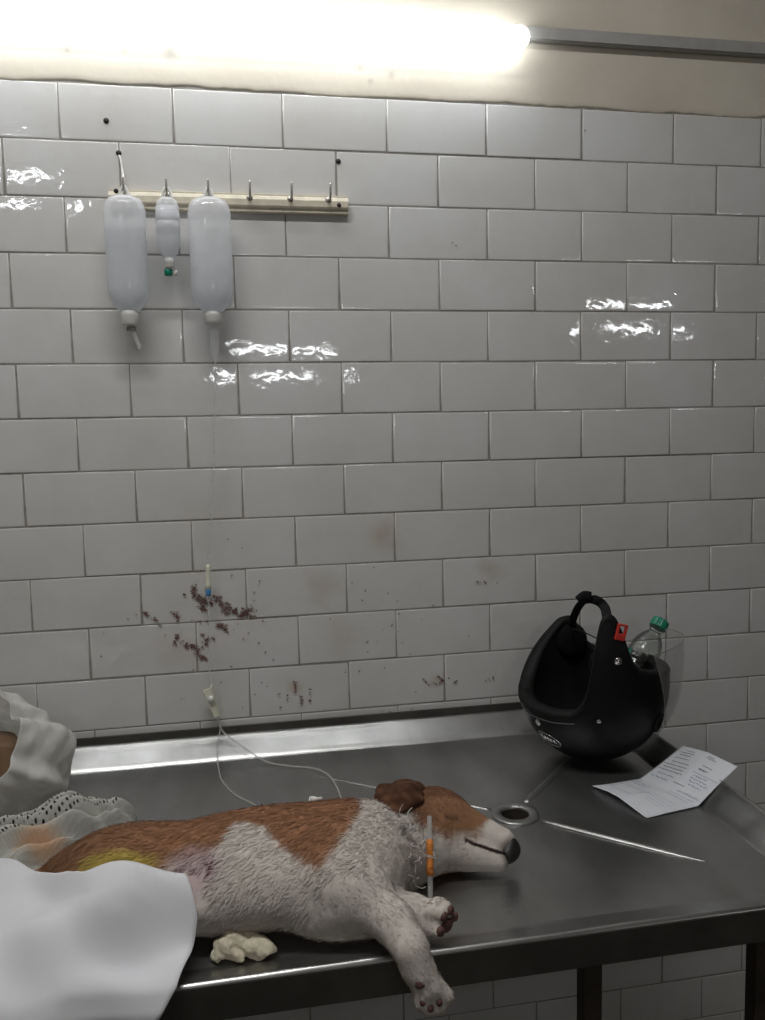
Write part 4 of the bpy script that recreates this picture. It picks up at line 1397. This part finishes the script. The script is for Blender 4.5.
def build_helmet():
    t = thing('helmet', 'black open face motorcycle helmet upside down on the steel table against the wall', 'helmet', (HC[0], HC[1], ZT))
    na = 220
    # azimuths: dense enough to follow the cheek flaps
    az = [2 * math.pi * i / na for i in range(na)]
    H = np.array([h_rim(a) for a in az])
    for _ in range(2):
        H = (np.roll(H, 1) + H * 2 + np.roll(H, -1)) / 4
    def skin(name, prof, z0, mt, top_drop=0.0, rows=34, pw=2.0):
        V, F = [], []
        for k in range(rows):
            t_ = k / (rows - 1)
            for i, a in enumerate(az):
                z = z0 + (H[i] - top_drop - z0) * t_ ** pw
                V.append(hpt(a, max(prof(z), .0005), z))
        for k in range(rows - 1):
            for i in range(na):
                l = (i + 1) % na
                F.append((k * na + i, k * na + l, (k + 1) * na + l, (k + 1) * na + i))
        return mesh_obj(name, V, F, mt, t)
    sh = skin('shell', rho_out, 0.0, MBLACK)
    skin('liner', rho_in, .032, MLINER, .0)
    mid = [hpt(a, (rho_out(h) + rho_in(h)) / 2, h - .002) for a, h in zip(az, H)]
    thick = [(rho_out(h) - rho_in(h)) / 2 + .0015 for h in H]
    # edge roll between shell and liner; its section stays upright
    V, F = [], []
    q = 12
    for i, (a, h) in enumerate(zip(az, H)):
        rm = (rho_out(h) + rho_in(h)) / 2
        hw = (rho_out(h) - rho_in(h)) / 2 + .0014
        for k in range(q):
            b = 2 * math.pi * k / q
            V.append(hpt(a, rm + hw * math.cos(b), h - .004 + .0105 * math.sin(b)))
    for i in range(na):
        j = (i + 1) % na
        for k in range(q):
            l = (k + 1) % q
            F.append((i * q + k, i * q + l, j * q + l, j * q + k))
    mesh_obj('edge_trim', V, F, MTRIM, t)
    # a pale seam line under the brow edge
    pts = [hpt(FACE + math.radians(d), rho_out(h_rim(FACE + math.radians(d)) - .016) + .0006, h_rim(FACE + math.radians(d)) - .016) for d in np.linspace(-20, 54, 40)]
    tube_obj('trim_seam', pts, .0011, mat('grey_piping', (.10, .10, .10), .35), t, n=6)
    # snaps and rivets
    def stud(az_, z, r, name='snap'):
        p = hpt(az_, rho_out(z), z)
        q_ = hpt(az_, rho_out(z) + .05, z - .012)
        return lathe_obj(name, [(.0001, -.001), (r, -.001), (r * 1.02, .0012), (r * .8, .0026), (r * .5, .0024), (r * .42, .0036), (.0001, .004)], MCHROME, t, axis_matrix(p, q_), n=20)
    def az_px(f):
        return math.radians(f)
    stud(az_px(-47), .088, .0062)
    stud(az_px(6), .112, .0040)
    stud(az_px(-100), .090, .0062)
    stud(az_px(20), .218, .0072, 'rivet')
    # oval badge with a raised silver ring and unreadable lettering
    bz, baz = .056, az_px(-41)
    def on_shell(da, dz, off):
        return hpt(baz + da, rho_out(bz + dz) + off, bz + dz)
    ring = []
    for k in range(40):
        a = 2 * math.pi * k / 40
        ring.append(on_shell(.215 * math.cos(a), .0125 * math.sin(a) - .004 * math.cos(a), .0016))
    badge_v = [on_shell(0, 0, .0008)] + [on_shell(.2 * math.cos(2 * math.pi * k / 40), .0115 * math.sin(2 * math.pi * k / 40) - .004 * math.cos(2 * math.pi * k / 40), .0012) for k in range(40)]
    bd = mesh_obj('badge', badge_v, [(0, 1 + k, 1 + (k + 1) % 40) for k in range(40)], mat('dark_badge', (.03, .03, .03), .3), t)
    tube_obj('badge_ring', ring, .0010, MCHROME, bd, n=8, closed=True)
    for k, (x0, sh_) in enumerate(((-.13, .5), (-.07, -.4), (-.01, .5), (.05, -.3), (.11, .4))):
        st = [on_shell(x0 - .018, -.004 + sh_ * .003 - .004 * (x0 - .018) / .215, .0022), on_shell(x0, .006 - .004 * x0 / .215, .0022), on_shell(x0 + .020, -.004 - sh_ * .002 - .004 * (x0 + .02) / .215, .0022)]
        tube_obj('badge_letter', catmull(st, 4), .0011, MCHROME, bd, n=6)
    # round vent on the far flank
    p = hpt(az_px(66), rho_out(.088), .088)
    q_ = hpt(az_px(66), rho_out(.088) + .05, .075)
    v = lathe_obj('vent', [(.0001, .0005), (.011, .0005), (.012, .004), (.0165, .0045), (.019, .0015), (.019, -.004), (.0001, -.004)], MTRIM, t, axis_matrix(p, q_), n=28)
    # cheek pad of the far flap, bulging inward
    fa = math.radians(-157)
    na_ = math.radians(14)
    def pad(azc, z, name):
        c = np.array(hpt(azc, rho_in(z) - .004, z))
        V, F = [], []
        d = np.array((*hdir(azc), 0))
        s = np.array((-d[1], d[0], 0))
        n1, n2 = 24, 14
        for j in range(n2 + 1):
            th = math.pi * j / n2
            for i in range(n1):
                a = 2 * math.pi * i / n1
                l = np.array((abs(math.sin(th)) ** .7 * math.cos(a), abs(math.sin(th)) ** .7 * math.sin(a), math.cos(th)))
                V.append(c + d * l[2] * .014 + s * l[0] * .032 + np.array((0, 0, 1)) * l[1] * .036)
        for j in range(n2):
            for i in range(n1):
                F.append((j * n1 + i, j * n1 + (i + 1) % n1, (j + 1) * n1 + (i + 1) % n1, (j + 1) * n1 + i))
        mesh_obj(name, V, F, MLINER, t)
    pad(fa, .196, 'cheek_pad')
    pad(na_, .205, 'cheek_pad')
    # chin strap: two webbing straps joined by a buckle above the opening
    A = np.array(hpt(fa, .108, .222))
    B = np.array(hpt(na_, .112, .274))
    top = np.array((.915, -.225, ZT + .312))
    s1 = catmull([A, A * .72 + top * .28 + np.array((-.004, 0, .006)), A * .36 + top * .64 + np.array((-.004, 0, .008)), top], 8)
    tube_obj('chin_strap', s1, .0075, MSTRAP, t, ry=.0018, n=10, side=(.9, -.3, -.3))
    s2 = catmull([top + np.array((-.004, 0, -.003)), top + np.array((.014, -.004, -.004)), top + np.array((.026, -.014, -.016)), B + np.array((.001, .004, .010)), B + np.array((0, .002, -.012))], 8)
    tube_obj('chin_strap', s2, .0088, MSTRAP, t, ry=.0022, n=10, side=(.9, -.3, .35))
    tab = catmull([top + np.array((.004, -.004, .004)), top + np.array((-.010, -.005, .006)), top + np.array((-.022, -.004, -.002))], 6)
    tube_obj('strap_tab', tab, .0085, MSTRAP, t, ry=.003, n=10, up=(.3, -1, .2))
    bm = bmesh.new()
    c = np.array(hpt(math.radians(23), rho_out(.265) + .003, .268))
    d = hdir(math.radians(23))
    ang = math.atan2(d[1], d[0])
    bm_box(bm, (-.003, -.012, -.019), (.005, .012, -.004), .002)
    bm_box(bm, (-.003, -.012, -.006), (.005, -.006, .016), .002)
    bm_box(bm, (-.003, .006, -.006), (.005, .012, .016), .002)
    bm_box(bm, (-.003, -.012, .013), (.005, .012, .018), .002)
    Mx = Matrix.Translation(c) @ Matrix.Rotation(ang, 4, 'Z') @ Matrix.Rotation(math.radians(-14), 4, 'X')
    bm.transform(Mx @ Matrix.Scale(.78, 4))
    bm_obj('buckle', bm, MRED, t)
    lace = catmull([np.array(hpt(fa, .10, .20)), np.array((.905, -.19, ZT + .246)), np.array(hpt(na_, .108, .245))], 10)
    tube_obj('lace', lace, .0011, MSTRAP, t, n=6)
    # clear visor hanging off the flank
    V, F = [], []
    n1, n2 = 40, 24
    for j in range(n2):
        f = j / (n2 - 1)
        z = .022 + .215 * f
        for i in range(n1):
            g = i / (n1 - 1)
            a = math.radians(40 + 84 * g + (1 - f) * 26 * (1 - g))
            zz = z - .022 * f * abs(g - .45) ** 1.5
            V.append(hpt(a, rho_out(zz) + .004 + .026 * f ** .8, zz))
    for j in range(n2 - 1):
        for i in range(n1 - 1):
            F.append((j * n1 + i, j * n1 + i + 1, (j + 1) * n1 + i + 1, (j + 1) * n1 + i))
    vz = mesh_obj('visor', V, F, clear_mat('clear_visor', (.42, .41, .40), .16, .06, .1), t)
    md = vz.modifiers.new('thickness', 'SOLIDIFY')
    md.thickness = .0016
    edge = [V[i] for i in range((n2 - 1) * n1, n2 * n1)]
    side = [V[j * n1] for j in range(n2)]
    side2 = [V[j * n1 + n1 - 1] for j in range(n2)]
    tube_obj('visor_edge', side[::1] + edge + side2[::-1], .0009, clear_mat('visor_edge', (.25, .24, .23), .55, .2, .1), vz, n=6)
    return t
build_helmet()

def build_bottle():
    p0, p1 = (.966, -.202, ZT + .0735), (1.104, -.150, ZT + .242)
    L = math.dist(p0, p1)
    t = thing('water_bottle', 'clear plastic water bottle with a green cap sticking out of the black helmet', 'bottle', p0)
    A = axis_matrix(p0, p1)
    R = .0305
    prof = [(.004, .006), (.018, .002), (.026, .001), (R, .008)]
    z = .014
    while z < .135:
        prof += [(R, z), (R * .955, z + .004), (R * .955, z + .006), (R, z + .010)]
        z += .0145
    prof += [(R, .150), (R * .97, .160), (R * .86, .172), (R * .66, .184), (R * .47, .191), (.0125, .195), (.0125, .201), (.0155, .202), (.0155, .2035), (.0125, .204), (.0125, .21)]
    m, nt, b = nodes_mat('clear_pet')
    b.inputs['Base Color'].default_value = (.55, .57, .55, 1)
    b.inputs['Roughness'].default_value = .06
    b.inputs['Specular IOR Level'].default_value = 1.0
    tcn = N(nt, 'ShaderNodeTexCoord')
    wn = N(nt, 'ShaderNodeTexNoise')
    wn.inputs['Scale'].default_value = 70
    nt.links.new(tcn.outputs['Object'], wn.inputs['Vector'])
    bp = N(nt, 'ShaderNodeBump')
    bp.inputs['Strength'].default_value = .6
    bp.inputs['Distance'].default_value = .003
    nt.links.new(wn.outputs['Fac'], bp.inputs['Height'])
    nt.links.new(bp.outputs['Normal'], b.inputs['Normal'])
    gl = N(nt, 'ShaderNodeBsdfGlossy')
    gl.inputs['Roughness'].default_value = .08
    nt.links.new(bp.outputs['Normal'], gl.inputs['Normal'])
    trn = N(nt, 'ShaderNodeBsdfTransparent')
    trn.inputs['Color'].default_value = (.90, .93, .91, 1)
    lw = N(nt, 'ShaderNodeLayerWeight')
    lw.inputs['Blend'].default_value = .25
    nt.links.new(bp.outputs['Normal'], lw.inputs['Normal'])
    ml = N(nt, 'ShaderNodeMath', operation='MULTIPLY_ADD')
    nt.links.new(lw.outputs['Fresnel'], ml.inputs[0])
    ml.inputs[1].default_value = .70
    ml.inputs[2].default_value = .10
    m1 = N(nt, 'ShaderNodeMixShader')
    nt.links.new(ml.outputs[0], m1.inputs[0])
    nt.links.new(trn.outputs[0], m1.inputs[1])
    nt.links.new(gl.outputs[0], m1.inputs[2])
    nt.links.new(m1.outputs[0], nt.nodes['Material Output'].inputs['Surface'])
    body = lathe_obj('bottle_body', prof, m, t, A, n=40)
    bmf = bmesh.new()
    bmf.from_mesh(body.data)
    for f in [f for f in bmf.faces if len(f.verts) > 8]:
        bmf.faces.remove(f)
    bmf.to_mesh(body.data)
    bmf.free()
    lab = [(R + .0004, .104), (R + .0007, .105), (R + .0007, .137), (R + .0004, .138)]
    V, F = lathe(lab, 40, cap=False)
    # a wrap-round label torn so that it covers only part of the girth
    keep = [f for f in F if not (9 < (f[0] % 40) < 20)]
    lo = mesh_obj('paper_label', xf(V, A), keep, mat('green_label', (.015, .13, .10), .4, vary=.4, scale=60), t)
    cp = [(.0150, .2045), (.0165, .2055), (.0165, .2215), (.0150, .2235), (.001, .2238)]
    V, F = lathe(cp, 48)
    cen = np.array(V)
    out = []
    for i, v in enumerate(V):
        r_ = math.hypot(v[0], v[1])
        k = 1 + (.025 if (i % 48) % 2 else -.02) * (1 if .205 < v[2] < .222 else 0)
        out.append((v[0] * k, v[1] * k, v[2]))
    mesh_obj('cap', xf(out, A), F, MGREEN, t, smooth=False)
    return t
build_bottle()

# ------------------------------------------------------------------ folded prescription paper
def build_paper():
    P0, P1, P2 = np.array((.876, -.331, .8525)), np.array((.972, -.319, .8522)), np.array((1.074, -.284, .8878))
    Q0, Q1, Q2 = np.array((.912, -.456, .8525)), np.array((1.013, -.437, .8522)), np.array((1.098, -.415, .9045))
    def page(u, v):
        """u 0..2 along the sheet (fold at 1), v 0..1 across (fold at .5)"""
        if u <= 1:
            a, b = P0 + (P1 - P0) * u, Q0 + (Q1 - Q0) * u
        else:
            a, b = P1 + (P2 - P1) * (u - 1), Q1 + (Q2 - Q1) * (u - 1)
        p = a + (b - a) * v
        p[2] += .0055 * (1 - abs(2 * v - 1)) * (.25 + .75 * min(1, abs(u - 1) * 1.2)) + .0022 * math.sin(u * 4 + v * 3) * abs(u - 1) * (u > 1)
        p[2] += .004 * max(0, .35 - u) / .35 * (1 - abs(2 * v - .6))
        p[2] = max(p[2], ZT + .0018)
        return p
    def nrm(u, v):
        e = .01
        n = np.cross(page(u + e, v) - page(u - e, v), page(u, v - e) - page(u, v + e))
        n = n / np.linalg.norm(n)
        return n if n[2] > 0 else -n
    t = thing('prescription_paper', 'folded white handwritten form lying on the table in front of the helmet', 'paper', (.97, -.38, ZT))
    nu, nv = 61, 31
    V = [page(2 * i / (nu - 1), j / (nv - 1)) for j in range(nv) for i in range(nu)]
    F = [(j * nu + i, (j + 1) * nu + i, (j + 1) * nu + i + 1, j * nu + i + 1) for j in range(nv - 1) for i in range(nu - 1)]
    sh = mesh_obj('sheet', V, F, mat('white_paper', (.70, .72, .76), .8, vary=.02, scale=20), t)
    md = sh.modifiers.new('thickness', 'SOLIDIFY')
    md.thickness = .0004
    md.offset = 0
    r = random.Random(3)
    def strokes(name, rows, mt, wid):
        V, F = [], []
        for u0, v0, v1, gap, wob in rows:
            v = v0
            while v < v1:
                w = r.uniform(.012, .04)
                k = 5
                b = len(V)
                for s in range(k + 1):
                    vv = min(v + w * s / k, .985)
                    uu = u0 + (r.uniform(-wob, wob))
                    n = nrm(uu, vv) * .0008
                    V.append(page(uu - wid, vv) + n)
                    V.append(page(uu + wid, vv) + n)
                for s in range(k):
                    F.append((b + 2 * s, b + 2 * s + 1, b + 2 * s + 3, b + 2 * s + 2))
                v += w + r.uniform(.006, gap)
        return mesh_obj(name, V, F, mt, t, smooth=False)
    ink = mat('black_ink', (.06, .06, .065), .7)
    blue = mat('blue_ink', (.14, .17, .34), .7)
    fnt = mat('faint_print', (.36, .38, .46), .7)
    strokes('printed_text', [(1.90, .16, .30, .012, .003), (1.84, .10, .33, .012, .003), (1.78, .13, .33, .012, .003), (1.70, .10, .36, .012, .003), (1.60, .12, .40, .012, .003), (1.52, .05, .42, .012, .003), (1.45, .08, .42, .012, .003), (1.38, .05, .44, .012, .003)], ink, .0055)
    strokes('printed_text', [(1.92, .55, .66, .012, .003), (1.88, .55, .70, .012, .003), (1.70, .60, .76, .012, .003), (1.62, .60, .72, .012, .004), (1.60, .60, .70, .012, .004)], ink, .0055)
    strokes('printed_text', [(1.20, .45, .62, .012, .003)], ink, .0055)
    strokes('handwriting', [(1.46, .62, .82, .02, .014), (1.40, .60, .86, .02, .014), (1.34, .62, .90, .02, .014), (1.27, .66, .86, .02, .014)], blue, .006)
    strokes('handwriting', [(1.28, .10, .40, .03, .012), (1.18, .06, .36, .03, .012)], blue, .006)
    strokes('handwriting', [(.84, .08, .34, .02, .014), (.76, .10, .30, .02, .014)], blue, .006)
    strokes('faint_print', [(.62, .08, .50, .01, .003), (.56, .08, .46, .01, .003)], fnt, .005)
    strokes('faint_print', [(.70, .52, .88, .02, .006), (.60, .54, .9, .02, .006), (.50, .55, .88, .02, .006), (.42, .60, .86, .02, .006), (1.02, .5, .9, .02, .006), (.93, .52, .88, .02, .006), (1.10, .62, .92, .02, .006)], fnt, .005)
    for (u0, v0), (u1, v1) in (((.30, .06), (.98, .06)), ((.30, .06), (.30, .42)), ((.30, .42), (.66, .46)), ((1.52, .56), (1.52, .97)), ((1.08, .58), (1.08, .97))):
        V, F, b = [], [], 0
        for s in range(13):
            u, v = u0 + (u1 - u0) * s / 12, v0 + (v1 - v0) * s / 12
            n = nrm(u, v) * .0008
            d = (.004, 0) if abs(v1 - v0) > abs(u1 - u0) else (0, .003)
            V.append(page(u - d[0], v - d[1]) + n)
            V.append(page(u + d[0], v + d[1]) + n)
        for s in range(12):
            F.append((b + 2 * s, b + 2 * s + 1, b + 2 * s + 3, b + 2 * s + 2))
        mesh_obj('ruled_line', V, F, fnt, t, smooth=False)
    return t
build_paper()
